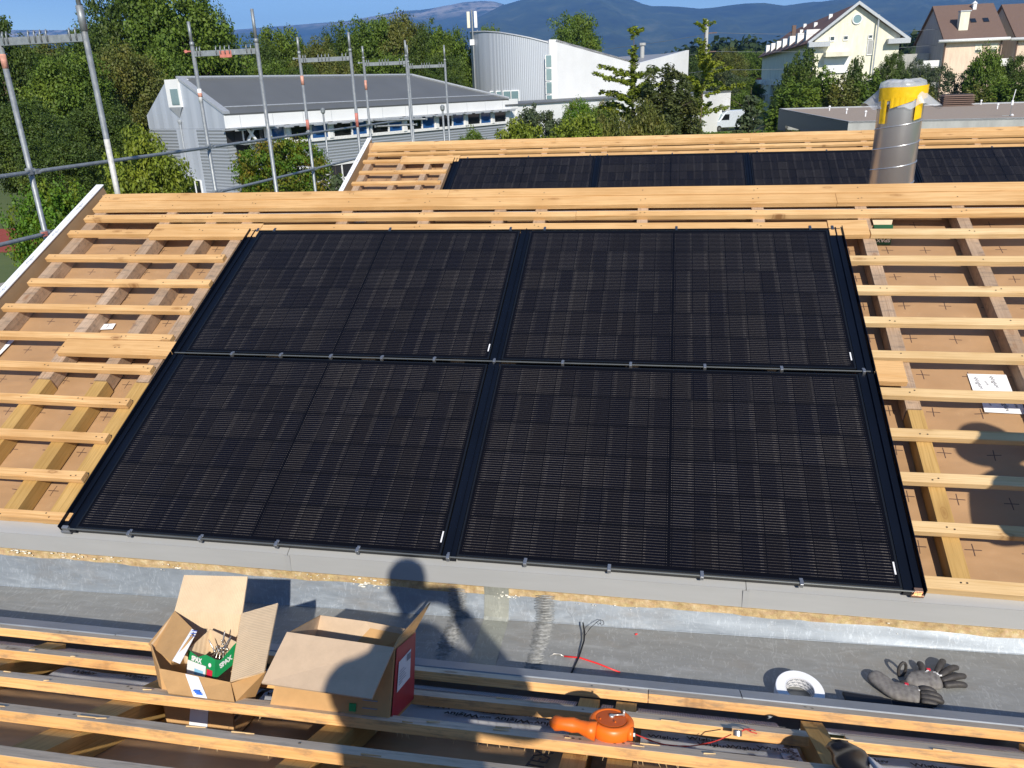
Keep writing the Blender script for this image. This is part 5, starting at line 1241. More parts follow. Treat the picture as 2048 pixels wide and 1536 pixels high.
# ---------------------------------------------------------------- curved hall and white butterfly roofed church
M['church_roof'] = simple('light grey metal roof', (.30, .31, .33), .5, .3)
CH = empty('assembly_hall', (0, 0, GZ), label='tall pale hall with a curved ribbed metal wall and white angular end', cat='building')
c1, c2 = at(937, 66, 98), at(1088, 82, 92)
mb = MB(); n = 36; ch = c2-c1; ch.z = 0; L_ = ch.length; u_ = ch.normalized(); nrm = Vector((u_.y, -u_.x, 0)); top = []
def cpt(t): s_ = t; bulge = math.sin(pi*min(1, (t+.18)/1.3))*3.4; return c1+u_*(L_*t)+nrm*(bulge-1.7)
P_ = [cpt(i/n) for i in range(n+1)]; HX = [925, 945, 970, 1000, 1030, 1060, 1088, 1120]; HY = [68, 64, 63, 65, 70, 76, 83, 92]; HZ = []
for i, q_ in enumerate(P_):
    px = pj_(Vector((q_.x, q_.y, 5))); py = np.interp(px, HX, HY); z_ = at(px, py, q_.y).z; HZ.append(z_-GZ)
    mb.v += [(q_.x, q_.y, 0), (q_.x, q_.y, z_-GZ)]
for i in range(n): b = i*2; mb.quadf([b, b+2, b+3, b+1])
back = [Vector((P_[-1].x+1, P_[-1].y+14, 0)), Vector((P_[0].x-3, P_[0].y+14, 0))]
zt_ = at(1088, 82, P_[-1].y).z-GZ; b = len(mb.v)
mb.v += [(back[0].x, back[0].y, 0), (back[0].x, back[0].y, zt_-.3), (back[1].x, back[1].y, 0), (back[1].x, back[1].y, zt_+.2)]
mb.quadf([2*n, b, b+1, 2*n+1]); mb.quadf([b, b+2, b+3, b+1]); mb.quadf([b+2, 0, 1, b+3]); mb.quadf([2*i+1 for i in range(n+1)]+[b+1, b+3])
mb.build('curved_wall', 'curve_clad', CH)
mb = MB(); mb.tube([(q_.x, q_.y, z9) for q_, z9 in zip(P_, HZ)], .10, 5); mb.build('roof_rim', 'roof_trim', CH)
# recess with window strip
e1_, e2_, e3_ = P_[-1], at(1113, 79, 93), at(1280, 126, 108); e4_ = at(1378, 100, 122)
mb = MB(); zt1 = at(1113, 79, 93).z-GZ
mb.slab([(e1_.x, e1_.y+.6, 0), (e2_.x, e2_.y, 0), (e2_.x, e2_.y, zt1), (e1_.x, e1_.y+.6, zt1+.05)], .4); mb.build('recess_wall', 'white_wall', CH)
for k_ in range(5):
    z1_ = at(1100, 110, 92.5).z-GZ-k_*1.36; xa, xb = at(1092, 120, 92.6).x, at(1106, 120, 92.9).x
    mb = MB(); mb.box((xa, 91.9, z1_-1.30), (xb, 92.05, z1_)); w_o = mb.build('window', 'white_paint', CH); mb = MB(); mb.box((xa+.12, 91.85, z1_-1.2), (xb-.05, 91.899, z1_-.05)); mb.build('pane', 'glass_teal', w_o)
# low window group at the foot of the curved wall
for k_ in range(4):
    q_ = P_[int(n*.42)+k_*3]; mb = MB(); z1_ = at(1010, 181, q_.y).z-GZ; mb.box((q_.x-.05, q_.y-.25, z1_-2.2), (q_.x+.95, q_.y+.3, z1_)); w_o = mb.build('window', 'white_paint', CH); mb = MB(); mb.box((q_.x+.05, q_.y-.29, z1_-2.1), (q_.x+.85, q_.y-.251, z1_-.1)); mb.build('pane', 'glass_teal', w_o)
# white sloping wall
mb = MB(); z3_ = e3_.z-GZ; z4_ = e4_.z-GZ
mb.slab([(e2_.x, e2_.y, 0), (e3_.x, e3_.y, 0), (e4_.x, e4_.y, 0), (e4_.x, e4_.y, z4_), (e3_.x, e3_.y, z3_), (e2_.x, e2_.y, zt1)], .4); mb.build('white_wall', 'white_wall', CH)
dv = (Vector((e3_.x, e3_.y, 0))-Vector((e2_.x, e2_.y, 0))).normalized(); nb = Vector((-dv.y, dv.x, 0))
mb = MB()
def V3(e, z): return Vector((e.x, e.y, z))
mb.slab([V3(e2_, zt1), V3(e3_, z3_), V3(e3_, z3_)+nb*13, V3(e2_, zt1)+nb*13], .25); mb.slab([V3(e3_, z3_), V3(e4_, z4_), V3(e4_, z4_)+nb*9+Vector((0, 0, -.6)), V3(e3_, z3_)+nb*9+Vector((0, 0, 1.1))], .25)
mb.build('roof', 'church_roof', CH)
mb = MB(); q_ = V3(e3_, z3_).lerp(V3(e4_, z4_), .42)+nb*3; mb.tube([q_, q_+Vector((0, 0, 1.6))], .28, 8); mb.tube([q_+Vector((0, 0, 1.6)), q_+Vector((0, 0, 1.9))], .45, 8); mb.build('chimney', 'concrete', CH)
# antenna
AN = empty('mobile_phone_antenna', (P_[1].x+.5, P_[1].y-1.2, GZ), label='mast with two cream antenna panels fixed to the curved hall', cat='antenna')
ztp = at(945, 20, P_[1].y-1.2).z-GZ; zlo = at(945, 60, P_[1].y-1.2).z-GZ; mb = MB(); mb.tube([(0, 0, 5), (0, 0, ztp)], .09, 8); mb.tube([(.55, 0, 1), (.55, 0, zlo)], .06, 8); mb.build('mast', 'galv', AN)
for s_ in (-.42, .42):
    mb = MB(); mb.box((s_-.17, -.15, zlo+.2), (s_+.17, .15, ztp-.15)); mb.build('antenna_panel', 'white_mark' if s_ > 0 else 'yellow_wall', AN, bevel=.05)
mb = MB(); mb.box((-.35, -.15, zlo-1.6), (.15, .15, zlo-1.0)); mb.build('radio_box', 'white_mark', AN)

# ---------------------------------------------------------------- concrete flat roofed building on the right
CB = empty('flat_roofed_building', (0, 0, GZ), label='low concrete building with a gravel covered flat roof and louvred vent', cat='building')
q1, q2, q3, q4 = atz(1697, 243, -2.8), atz(1558, 217, -2.8), atz(2190, 205, -2.8), atz(2190, 232, -2.8)
q3 = Vector((q3.x, 86, -2.8))
def cbp(q, z): return (q.x, q.y, z-GZ)
mb = MB(); cor = [q1, q4, q3, q2]
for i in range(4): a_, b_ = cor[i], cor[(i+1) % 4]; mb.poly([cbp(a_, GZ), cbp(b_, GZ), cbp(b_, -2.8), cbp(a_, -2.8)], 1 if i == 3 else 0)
M['concrete_shade'] = simple('concrete with painted shade', (.11, .12, .13), .8)  # left wall facing away from the sun: its shade is put into the colour
mb.build('concrete_wall', ['concrete', 'concrete_shade'], CB)
mb = MB(); ce = sum((Vector(q) for q in cor), Vector())/4; mb.poly([cbp(q.lerp(ce, .012), -2.9) for q in cor]); mb.build('gravel_roof', 'gravel', CB)
mb = MB()
for i in range(4): a_, b_ = cor[i], cor[(i+1) % 4]; mb.hexa([cbp(a_, -2.92), cbp(b_, -2.92), cbp(b_.lerp(ce, .013), -2.92), cbp(a_.lerp(ce, .013), -2.92), cbp(a_, -2.79), cbp(b_, -2.79), cbp(b_.lerp(ce, .013), -2.79), cbp(a_.lerp(ce, .013), -2.79)])
mb.build('parapet', 'roof_trim', CB)
wv = (q2-q1).normalized(); nx = Vector((-1, 0, 0))
p_ = onplane(1572, 250, q1, Vector((wv.y, -wv.x, 0))); p2_ = onplane(1600, 262, q1, Vector((wv.y, -wv.x, 0)))
mb = MB(); mb.hexa([V((p_.x-.05, p_.y, .8)), V((p2_.x-.05, p2_.y, .8)), V((p2_.x+.1, p2_.y, .8)), V((p_.x+.1, p_.y, .8)), V((p_.x-.05, p_.y, -4.2-GZ)), V((p2_.x-.05, p2_.y, -4.2-GZ)), V((p2_.x+.1, p2_.y, -4.2-GZ)), V((p_.x+.1, p_.y, -4.2-GZ))]); mb.build('window', 'glass_dark', CB)
vc = atz(1911, 212, -2.9); VT = empty('roof_vent', (vc.x, vc.y, -2.9), label='brown louvred ventilation unit standing on the gravel flat roof', cat='vent')
for k_ in range(6):
    mb = MB(); w2 = 1.35; mb.hexa([(-w2, -.8, k_*.17+.02), (w2, -.8, k_*.17+.02), (w2, .8, k_*.17+.02), (-w2, .8, k_*.17+.02), (-w2+.15, -.65, k_*.17+.14), (w2-.15, -.65, k_*.17+.14), (w2-.15, .65, k_*.17+.14), (-w2+.15, .65, k_*.17+.14)]); mb.build('louvre', 'roof_taupe', VT)
mb = MB(); mb.box((-1.15, -.6, 0), (1.15, .6, 1.06)); mb.build('vent_core', 'dark_void', VT)
mc = atz(2020, 232, -2.9); MT = empty('roof_sensor', (mc.x, mc.y, -2.9), label='small white sensor mast on a tripod foot on the flat roof', cat='sensor mast')
mb = MB(); mb.tube([(0, 0, 0), (0, 0, 1.3)], .02, 6); mb.tube([(-.5, 0, .02), (.2, .1, .02)], .03, 5); mb.build('mast', 'galv', MT); mb = MB(); mb.box((-.06, -.06, .7), (.06, .06, 1.0)); mb.tube([(0, 0, 1.0), (.08, 0, 1.7)], .025, 6); mb.build('sensor', 'white_mark', MT); mb = MB(); mb.lathe([(.02, -.1), (.12, 0), (.02, .1)], (.05, -.2, .05), 10); mb.build('weight', 'white_mark', MT)
lab_ = ['nearest the roof corner on the left', 'second from the left', 'just left of the steel duct', 'in front of the louvred vent', 'near the sensor mast']
for (x, y), l_ in zip(((1659, 218), (1693, 224), (1731, 229), (1962, 206), (1995, 214)), lab_):
    c_ = atz(x, y, -2.75); mb = MB(); mb.tube([(0, 0, -.15), (0, 0, .12)], .05, 8); mb.lathe([(.05, .12), (.10, .17), (.09, .26), (.02, .30)], (0, 0, 0), 10); o = mb.build('roof_outlet', 'white_mark'); o.location = c_; tag(o, 'small white topped outlet on the gravel roof, '+l_, 'roof outlet', 'small outlets on the gravel roof')

# ---------------------------------------------------------------- houses
YH = empty('row_house', (0, 0, GZ), label='cream gabled house with round attic window and brown roof', cat='house')
ya, yb_, yr = at(1630, 78, 125), at(1801, 72, 125), at(1716, 11, 125); zea = (ya.z+yb_.z)/2-GZ; zri = yr.z-GZ; xm = yr.x; DY = 66
yw0, yw1 = ya.x, yb_.x
mb = MB(); mb.poly([(yw0, 125, 0), (yw1, 125, 0), (yw1, 125, zea), (xm, 125, zri), (yw0, 125, zea)]); mb.poly([(yw0, 125+DY, 0), (yw0, 125, 0), (yw0, 125, zea), (yw0, 125+DY, zea)]); mb.poly([(yw1, 125, 0), (yw1, 125+DY, 0), (yw1, 125+DY, zea), (yw1, 125, zea)]); mb.poly([(yw1, 125+DY, 0), (yw0, 125+DY, 0), (yw0, 125+DY, zea), (xm, 125+DY, zri), (yw1, 125+DY, zea)])
mb.build('wall', 'yellow_wall', YH)
sl_ = (zri-zea)/(xm-yw0); ov = .9
mb = MB()
for s_, xe in ((-1, yw0), (1, yw1)):
    e_ = V((xe+s_*ov, 0, zea-ov*sl_+.1)); r_ = V((xm, 0, zri+.12))
    mb.slab([e_+V((0, 124.4, 0)), r_+V((0, 124.4, 0)), r_+V((0, 125+DY, 0)), e_+V((0, 125+DY, 0))][::s_], .2)
rf = mb.build('roof', 'roof_brown', YH)
mb = MB()
for s_, xe in ((-1, yw0), (1, yw1)):
    e_ = V((xe+s_*(ov+.1), 124.2, zea-ov*sl_)); r_ = V((xm, 124.2, zri+.1)); up_ = V((0, 0, .42)); 
    mb.hexa([e_, r_, r_+V((0, .4, 0)), e_+V((0, .4, 0)), e_+up_, r_+up_, r_+up_+V((0, .4, 0)), e_+up_+V((0, .4, 0))])
mb.box((yw0-.9, 123.9, zea-1.0), (yw0+1.9, 124.9, zea-.35)); mb.box((yw1-1.7, 123.9, zea-1.0), (yw1+1.1, 124.9, zea-.35)); mb.build('barge_boards', 'roof_trim', YH)
c_ = at(1715, 38, 124.8); mb = MB(); mb.lathe([(.62, 0), (.66, 0), (.66, .12), (.52, .12), (.52, .03)], (c_.x, 124.95, c_.z-GZ), 28, 0, (0, -1, 0)); wr = mb.build('round_window', 'white_paint', YH); mb = MB(); mb.lathe([(.0005, .06), (.52, .06), (.52, .065)], (c_.x, 124.95, c_.z-GZ), 28, 0, (0, -1, 0)); mb.build('pane', 'glass_teal', wr)
for (xa, ya_, xb, yb2, m_) in ((1660, 73, 1669, 83, 'glass_dark'), (1687, 72, 1696, 81, 'glass_dark'), (1737, 70, 1745, 78, 'glass_dark'), (1736, 80, 1744, 110, 'concrete')):
    a_, b_ = at(xa, ya_, 124.9), at(xb, yb2, 124.9); S0 = MB(); S0.box((a_.x, 124.86, b_.z-GZ), (b_.x, 124.98, a_.z-GZ)); wq = S0.build('window', 'white_paint', YH); S1 = MB(); S1.box((a_.x+.1, 124.83, b_.z-GZ+.18), (b_.x-.08, 124.859, a_.z-GZ-.05)); S1.build('pane', m_, wq)
a_, b_ = at(1650, 105, 124), at(1700, 112, 124); mb = MB(); mb.box((a_.x, 123.2, b_.z-GZ), (b_.x, 124.98, a_.z-GZ)); mb.build('canopy', 'yellow_wall', YH)
a_, b_ = at(1652, 114, 124), at(1697, 145, 124); mb = MB(); mb.box((a_.x, 124.7, b_.z-GZ), (b_.x, 124.97, a_.z-GZ)); mb.build('garage_shutter', 'white_wall', YH)
a_, b_ = at(1762, 28, 123.5), at(1753, 122, 123.5); mb = MB(); mb.tube([(a_.x, 124.4, 0), (a_.x, 124.4, a_.z-GZ)], .10, 8); mb.build('flue_pipe', 'roof_trim', YH)
rr = random.Random(5)
for i in range(7):
    y_ = 131+i*8.5; mb = MB(); mb.box((yw0-.3, y_, zea-.2), (yw0+2.2, y_+2.2, zea+1.6)); d_o = mb.build('dormer', 'white_wall', YH); mb = MB(); mb.box((yw0-.36, y_+.4, zea+.2), (yw0-.301, y_+1.8, zea+1.3)); mb.build('pane', 'glass_dark', d_o)
for i, (fx, dy) in enumerate(((.75, 12), (.6, 20), (.5, 31), (.85, 40))):
    x_ = yw0+(xm-yw0)*fx; z_ = zea+(xm-yw0)*fx*sl_; mb = MB(); mb.box((x_-.25, 125+dy, z_), (x_+.25, 125+dy+.5, z_+.9)); mb.build('chimney', 'white_paint', YH)
mb = MB(); x_ = yw0+.9; mb.box((x_, 155, zea+.3), (x_+.6, 155.8, zea+3.6)); mb.build('chimney', 'roof_taupe', YH)
for i in range(8):
    y_ = 128+i*8; mb = MB(); mb.box((yw0-1.4, y_, 2.2), (yw0-.02, y_+4, 3.2)); mb.box((yw0-1.4, y_, 5.0), (yw0-.02, y_+4, 6.0)); mb.build('balcony', 'white_wall', YH)

def pink_house(x0, x1, Y, zea, zri, D_, label, detail):
    T = empty('apartment_house', (x0, Y, GZ), label=label, cat='house', group='peach walled houses on the right'); w_ = x1-x0; hd_ = D_/2
    mb = MB(); mb.poly([(0, 0, 0), (w_, 0, 0), (w_, 0, zea), (0, 0, zea)]); mb.poly([(w_, 0, 0), (w_, D_, 0), (w_, D_, zea), (w_, hd_, zri), (w_, 0, zea)]); mb.poly([(w_, D_, 0), (0, D_, 0), (0, D_, zea), (w_, D_, zea)])
    mb.build('wall', 'pink_wall', T)
    mb = MB(); mb.poly([(0, D_, 0), (0, 0, 0), (0, 0, zea), (0, hd_, zri), (0, D_, zea)]); mb.build('gable_wall', 'concrete', T)
    mb = MB(); s_ = (zri-zea)/hd_; mb.slab([(-.3, -.6, zea-.6*s_+.15), (w_+.3, -.6, zea-.6*s_+.15), (w_+.3, hd_, zri+.15), (-.3, hd_, zri+.15)], .22); mb.slab([(w_+.3, D_+.6, zea-.6*s_+.15), (-.3, D_+.6, zea-.6*s_+.15), (-.3, hd_, zri+.15), (w_+.3, hd_, zri+.15)], .22); rf = mb.build('roof', 'roof_taupe', T)
    mb = MB(); mb.tube([(-1.0, -.8, zea-.45), (w_+.6, -.8, zea-.45)], .22, 8); mb.build('gutter', 'white_paint', T, smooth=True)
    mb = MB(); mb.tube([(.15, -.15, 0), (.15, -.15, zea-.5)], .10, 6); mb.build('rain_pipe', 'roof_taupe', T); mb = MB(); mb.tube([(w_-.2, -.15, 0), (w_-.2, -.15, zea-.5)], .10, 6); mb.build('rain_pipe', 'roof_taupe', T)
    if detail:
        y_ = hd_*.22; z_ = zea+y_*s_; mb = MB(); mb.hexa([(w_*.26, y_-.3, z_-.4), (w_*.42, y_-.3, z_-.4), (w_*.42, y_+.7, z_-.2), (w_*.26, y_+.7, z_-.2), (w_*.26, y_-.3, z_+2.4), (w_*.42, y_-.3, z_+2.4), (w_*.42, y_+.7, z_+2.4), (w_*.26, y_+.7, z_+2.4)]); mb.build('chimney', 'yellow_wall', rf); mb = MB(); mb.box((w_*.25, y_-.4, z_+2.4), (w_*.44, y_+.8, z_+2.55)); mb.build('chimney_cap', 'roof_trim', rf)
        for fx in (.52, .74):
            yy = hd_*.40; zz = zea+yy*s_; mb = MB(); nn_ = V((0, -s_, 1)).normalized(); uu = V((0, 1, s_)).normalized(); o_ = V((w_*fx, yy, zz+.15))+nn_*.08
            mb.slab([o_, o_+V((.75, 0, 0)), o_+V((.75, 0, 0))+uu*1.0, o_+uu*1.0], .1); rw = mb.build('roof_window', 'glass_dark', rf)
        yy = hd_*.86; mb = MB(); mb.box((w_*.64, yy-.3, zea+yy*s_-.1), (w_*.70, yy+.4, zea+yy*s_+.75)); mb.lathe([(.45, 0), (.02, .4)], (w_*.67, yy, zea+yy*s_+.75), 8); mb.build('small_vent', 'white_paint', rf)
    zz = zea-1.0; k_ = 0
    while zz > 1.5:
        for fx in (.54, .80):
            mb = MB(); mb.box((w_*fx, -.06, zz-1.15), (w_*fx+.95, .02, zz)); wq = mb.build('window', 'yellow_wall', T); mb = MB(); mb.box((w_*fx+.08, -.09, zz-1.08), (w_*fx+.87, -.0605, zz-.75)); mb.build('pane', 'glass_dark', wq)
        zz -= 3.0
    for lv in range(3):
        z_ = zea-2.9-lv*3.0; mb = MB(); mb.box((-2.3, .6, z_-1.0), (-.02, 5, z_-.85)); mb.box((-2.3, .6, z_-.84), (-2.2, 5, z_)); mb.box((-2.3, .5, z_-.84), (-.02, .6, z_)); mb.build('balcony', 'white_paint' if lv == 0 else 'concrete', T)
    mb = MB(); mb.box((-4.5, 6, 0), (-.05, 11, zea-1.8)); mb.build('side_wing', 'concrete', T)
    return T
a_, b_, r_ = at(1890, 76, 132), at(2008, 70, 132), at(1872, 14, 138)
pink_house(a_.x, b_.x, 132, a_.z-GZ, at(1930, 11, 139).z-GZ, 14, 'peach walled house with taupe roof and stained chimney', True)
a2 = at(2034, 72, 133); pink_house(a2.x, a2.x+13, 133, a_.z-GZ-.1, at(1930, 14, 139).z-GZ, 14, 'peach walled house cut off by the right edge', False)
c_ = at(1538, 155, 190); mb = MB(); mb.box((-2, 0, 0), (2.5, 6, c_.z-GZ)); o = mb.build('garage', 'track'); o.location = (c_.x, c_.y, GZ); tag(o, 'tiny orange red shed between the trees left of the cream house', 'shed')

# ---------------------------------------------------------------- utility pole with wires
up_ = at(1415, 40, 118); UP = empty('utility_pole', (up_.x, up_.y, GZ), label='wooden utility pole standing behind the right larch', cat='utility pole')
mb = MB(); mb.tube([(0, 0, 0), (0, 0, up_.z-GZ)], [.28, .19], 10); mb.build('pole', 'concrete', UP, smooth=True)
for k_, dz in enumerate((1.6, 3.9, 6.2)):
    mb = MB(); mb.box((-.3, -.07, up_.z-GZ-dz-.06), (1.3, .07, up_.z-GZ-dz+.06)); mb.build('cross_arm', 'roof_taupe', UP)
    mb = MB(); s_ = V((up_.x+1.1, up_.y, up_.z-dz)); e_ = at(2180, (38, 66, 92)[k_]-14, 150); e0 = at(-400+1300, (86, 110, 140)[k_]+18, 190)
    pts = [s_.lerp(e_, t_)-V((0, 0, 1.2*4*t_*(1-t_))) for t_ in [i/16 for i in range(17)]]; mb.tube(pts, .022, 4, cap=False); 
    mb2 = [s_.lerp(e0, t_)-V((0, 0, 1.5*4*t_*(1-t_))) for t_ in [i/16 for i in range(17)]]; mb.tube(mb2, .022, 4, cap=False); tag(mb.build('power_line', 'galv'), '%s overhead wire crossing in front of the mountain' % ('topmost', 'middle', 'lowest')[k_], 'power line', 'overhead wires')

# ---------------------------------------------------------------- van
v0_ = at(1423, 256, 108); v1_ = at(1540, 252, 112); vd = (v1_-v0_); vd.z = 0; 
VN = empty('parked_van', (v0_.x, v0_.y, GZ), (0, 0, math.atan2(vd.y, vd.x)), label='pale blue grey high roofed van parked behind the hedge', cat='van')
pr = [(0, .45), (.02, .95), (.5, 1.15), (1.05, 1.25), (1.75, 2.15), (2.2, 2.45), (6.0, 2.5), (6.2, .45)]
def vanbody(y0, y1): 
    mb = MB(); b = 0; mb.v = [(x_, y0, z_) for x_, z_ in pr]+[(x_, y1, z_) for x_, z_ in pr]; k_ = len(pr); mb.quadf(range(k_)); mb.quadf(reversed(range(k_, 2*k_)))
    for i in range(k_): j_ = (i+1) % k_; mb.quadf([j_, i, k_+i, k_+j_])
    return mb
vanbody(0, 2.0).build('body', 'white_van', VN, bevel=.06)
mb = MB(); mb.slab([(1.04, .15, 1.30), (1.04, 1.85, 1.30), (1.66, 1.8, 2.10), (1.66, .2, 2.10)][::-1], .03); o = mb.build('windscreen', 'glass_teal', VN); o.location = (-.04, 0, .03)
mb = MB(); mb.slab([(1.35, -.01, 1.35), (2.5, -.01, 1.35), (2.5, -.01, 2.05), (1.85, -.01, 2.05)], .02); mb.build('side_window', 'glass_dark', VN)
for x_ in (1.1, 4.9):
    for y_ in (.08, 1.92): mb = MB(); mb.lathe([(.18, -.12), (.33, -.12), (.36, -.08), (.36, .08), (.33, .12), (.18, .12)], (x_, y_, .36), 20, 0, (0, 1, 0)); wh = mb.build('wheel', 'rubber', VN); mb = MB(); mb.lathe([(.0005, -.13), (.17, -.13), (.17, .13), (.0005, .13)], (x_, y_, .36), 16, 0, (0, 1, 0)); mb.build('rim', 'alu', wh)
for y_ in (.25, 1.75): mb = MB(); mb.lathe([(.0005, 0), (.13, 0), (.15, -.05)], (.02, y_, .85), 12, 0, (-1, 0, 0)); mb.build('headlight', 'paper', VN)
mb = MB(); mb.box((1.8, .3, 2.45), (2.7, 1.7, 2.75)); mb.build('roof_unit', 'concrete', VN, bevel=.05)
# ---------------------------------------------------------------- trees
def leafmesh(name, centers, radii, per, size, seed, mat, flat=.75, droop=0.0, elong=1.0):
    rs = np.random.RandomState(seed); C_ = np.repeat(centers, per, axis=0); Rr = np.repeat(radii, per)[:, None]
    n = len(C_); d = rs.normal(size=(n, 3)); d /= np.linalg.norm(d, axis=1)[:, None]; rad = rs.rand(n, 1)**.45
    P = C_+d*rad*Rr*np.array([1, 1, flat]); nrm = d*.8+rs.normal(size=(n, 3))*.6+np.array([0, 0, .55]); nrm /= np.linalg.norm(nrm, axis=1)[:, None]
    t = np.cross(nrm, rs.normal(size=(n, 3))+np.array([0, 0, -droop*3])); t /= np.linalg.norm(t, axis=1)[:, None]+1e-9; b = np.cross(nrm, t)
    if droop: b = b*(1-droop)+np.array([0, 0, -1])*droop
    s = size*(.6+.8*rs.rand(n, 1)); w_ = s*.5; h = s*.5*elong
    q = np.stack([P-t*w_*.25-b*h, P+t*w_-b*h*.1, P+t*w_*.15+b*h, P-t*w_+b*h*.15], axis=1).reshape(-1, 3)
    me = bpy.data.meshes.new(name); me.vertices.add(n*4); me.vertices.foreach_set('co', q.ravel().astype('f')); me.loops.add(n*4); me.loops.foreach_set('vertex_index', np.arange(n*4, dtype='i'))
    me.polygons.add(n); me.polygons.foreach_set('loop_start', np.arange(0, n*4, 4, dtype='i')); me.polygons.foreach_set('loop_total', np.full(n, 4, dtype='i')); me.materials.append(M[mat]); me.update(calc_edges=True); me.validate(); return me
def trunkmesh(name, h, r, br, seed, spread=.5, lean=0):
    rr = random.Random(seed); mb = MB(); mb.tube([(0, 0, 0), (lean*h*.3, 0, h*.35), (lean*h*.6, rr.uniform(-.02, .02)*h, h*.7), (lean*h, 0, h)], [r, r*.75, r*.45, r*.12], 8)
    for i in range(br):
        a = rr.uniform(0, 6.28); z = h*rr.uniform(.25, .85); l = h*spread*rr.uniform(.4, .9)*(1.1-z/h*.6)
        mb.tube([(lean*z, 0, z), (lean*z+math.cos(a)*l*.5, math.sin(a)*l*.5, z+l*.35), (lean*z+math.cos(a)*l, math.sin(a)*l, z+l*.6)], [r*.35, r*.2, r*.05], 5)
    me = bpy.data.meshes.new(name); me.from_pydata(mb.v, [], mb.f); me.materials.append(M['bark']); return me
def round_centers(n, seed, sx=1, sz=1, low=.0, inner=.5):
    """clump centres in a unit sized crown: z from low..1"""
    rs = np.random.RandomState(seed); L = []
    lob = rs.normal(size=(9, 3)); lob /= np.linalg.norm(lob, axis=1)[:, None]
    while len(L) < n:
        d = rs.normal(size=3); d /= np.linalg.norm(d); k = .74+.26*max(0, max(lob@d))**3+rs.normal()*.05
        r = (inner+(1-inner)*rs.rand()**.6)*k; p = d*r*np.array([.5*sx, .5*sx, .5*sz]); p[2] += .5+low*.5
        if p[2] > low: L.append(p)
    return np.array(L)
PROTO = {}
def proto(key, n, per, leaf, mat, seed, sx=1., flat=.75, low=.12, cr=.085, trunk=(.55, .022, 9), droop=0, elong=1.3, inner=.45, cfun=None):
    C_ = cfun(seed) if cfun else round_centers(n, seed, sx, .92, low, inner)
    rs = np.random.RandomState(seed+1); rad = cr*(.6+.8*rs.rand(len(C_)))
    PROTO[key] = (leafmesh('crown', C_, rad, per, leaf, seed, mat, flat, droop, elong), trunkmesh('trunk', trunk[0]+.2, trunk[1], trunk[2], seed))
# unit height crowns (scaled to the real height); leaf sizes are fractions of the height
proto('oakA', 420, 95, .0145, 'leaf_dark', 1, .95); proto('oakB', 420, 95, .0145, 'leaf_mid', 2, .85, cr=.08); proto('oakC', 400, 95, .0150, 'leaf_oliv', 3, .9); proto('oakD', 420, 90, .0145, 'leaf_dark', 14, 1.05, cr=.075)
proto('brightA', 300, 85, .021, 'leaf_bright', 4, 1.25, low=.25, cr=.10); proto('yel', 280, 70, .022, 'leaf_yel', 5, 1.1, low=.02, cr=.10, elong=1.6)
proto('autumn', 300, 85, .021, 'leaf_autumn', 6, 1.3, low=.3, flat=.45, cr=.12); proto('droop', 260, 90, .024, 'leaf_oliv', 7, 1.15, low=.02, droop=.45, elong=2.0, cr=.10)
proto('greypine', 170, 60, .022, 'leaf_grey', 8, 1.2, low=.3, cr=.085, inner=.6); proto('mid', 300, 80, .021, 'leaf_mid', 9, 1.0, low=.05, cr=.10)
def jun(seed):
    rs = np.random.RandomState(seed); L = []
    for k in range(56):
        a = rs.uniform(0, 6.28); r = rs.rand()**.6*.30; h = (1-(r/.36)**2)*.80+rs.uniform(-.08, .16)
        x, y = math.cos(a)*r, math.sin(a)*r
        for z in np.linspace(.05, max(.15, h), 9): f = .8+.25*z; L.append((x*f+rs.normal()*.006, y*f+rs.normal()*.006, z))
    return np.array(L)
proto('juniper', 0, 120, .0105, 'leaf_jun', 10, cfun=jun, cr=.040, flat=1.1, elong=1.8)
def hedge(seed):
    rs = np.random.RandomState(seed); L = []
    for k in range(60):
        a = rs.uniform(0, 6.28); r = rs.rand()**.5*.34; h = (1-(r/.42)**2)*.86+rs.uniform(-.1, .12)
        for z in np.linspace(.05, max(.2, h), 8): L.append((math.cos(a)*r+rs.normal()*.01, math.sin(a)*r+rs.normal()*.01, z))
    return np.array(L)
proto('thujaA', 0, 36, .024, 'leaf_mid', 11, cfun=hedge, cr=.052, flat=1.3, elong=1.6); proto('thujaB', 0, 36, .024, 'leaf_dark', 12, cfun=hedge, cr=.055, flat=1.2, elong=1.5)
proto('thujaC', 0, 36, .024, 'leaf_oliv', 15, cfun=hedge, cr=.055, flat=1.2, elong=1.5)
def larch(seed):
    rs = np.random.RandomState(seed); L = []
    for z in np.linspace(.935, 1.0, 7): L.append((rs.normal()*.010, rs.normal()*.010, z))
    for k in range(3):
        a = rs.uniform(0, 6.28)
        for t in (.02, .035, .05): L.append((math.cos(a)*t, math.sin(a)*t, .955+t*.6))
    for z in np.linspace(.70, .875, 34): a = rs.uniform(0, 6.28); r = rs.uniform(0, .028); L.append((math.cos(a)*r, math.sin(a)*r, z))
    for z in np.linspace(.2, .70, 26): L.append((rs.normal()*.012, rs.normal()*.012, z))
    for k in range(30):
        z = rs.uniform(.36, .72); a = rs.uniform(0, 6.28); l = (.14+.16*(.75-z))*rs.uniform(.6, 1.25)
        for t in np.linspace(.12, 1, int(5+l*70)): L.append((math.cos(a)*l*t+rs.normal()*.004, math.sin(a)*l*t+rs.normal()*.004, z+l*t*.45-.02*t*t+rs.normal()*.005-.006))
    return np.array(L)
proto('larch', 0, 22, .0085, 'leaf_yel', 13, cfun=larch, cr=.0125, flat=1.1, elong=2.0, trunk=(.80, .008, 0)); 
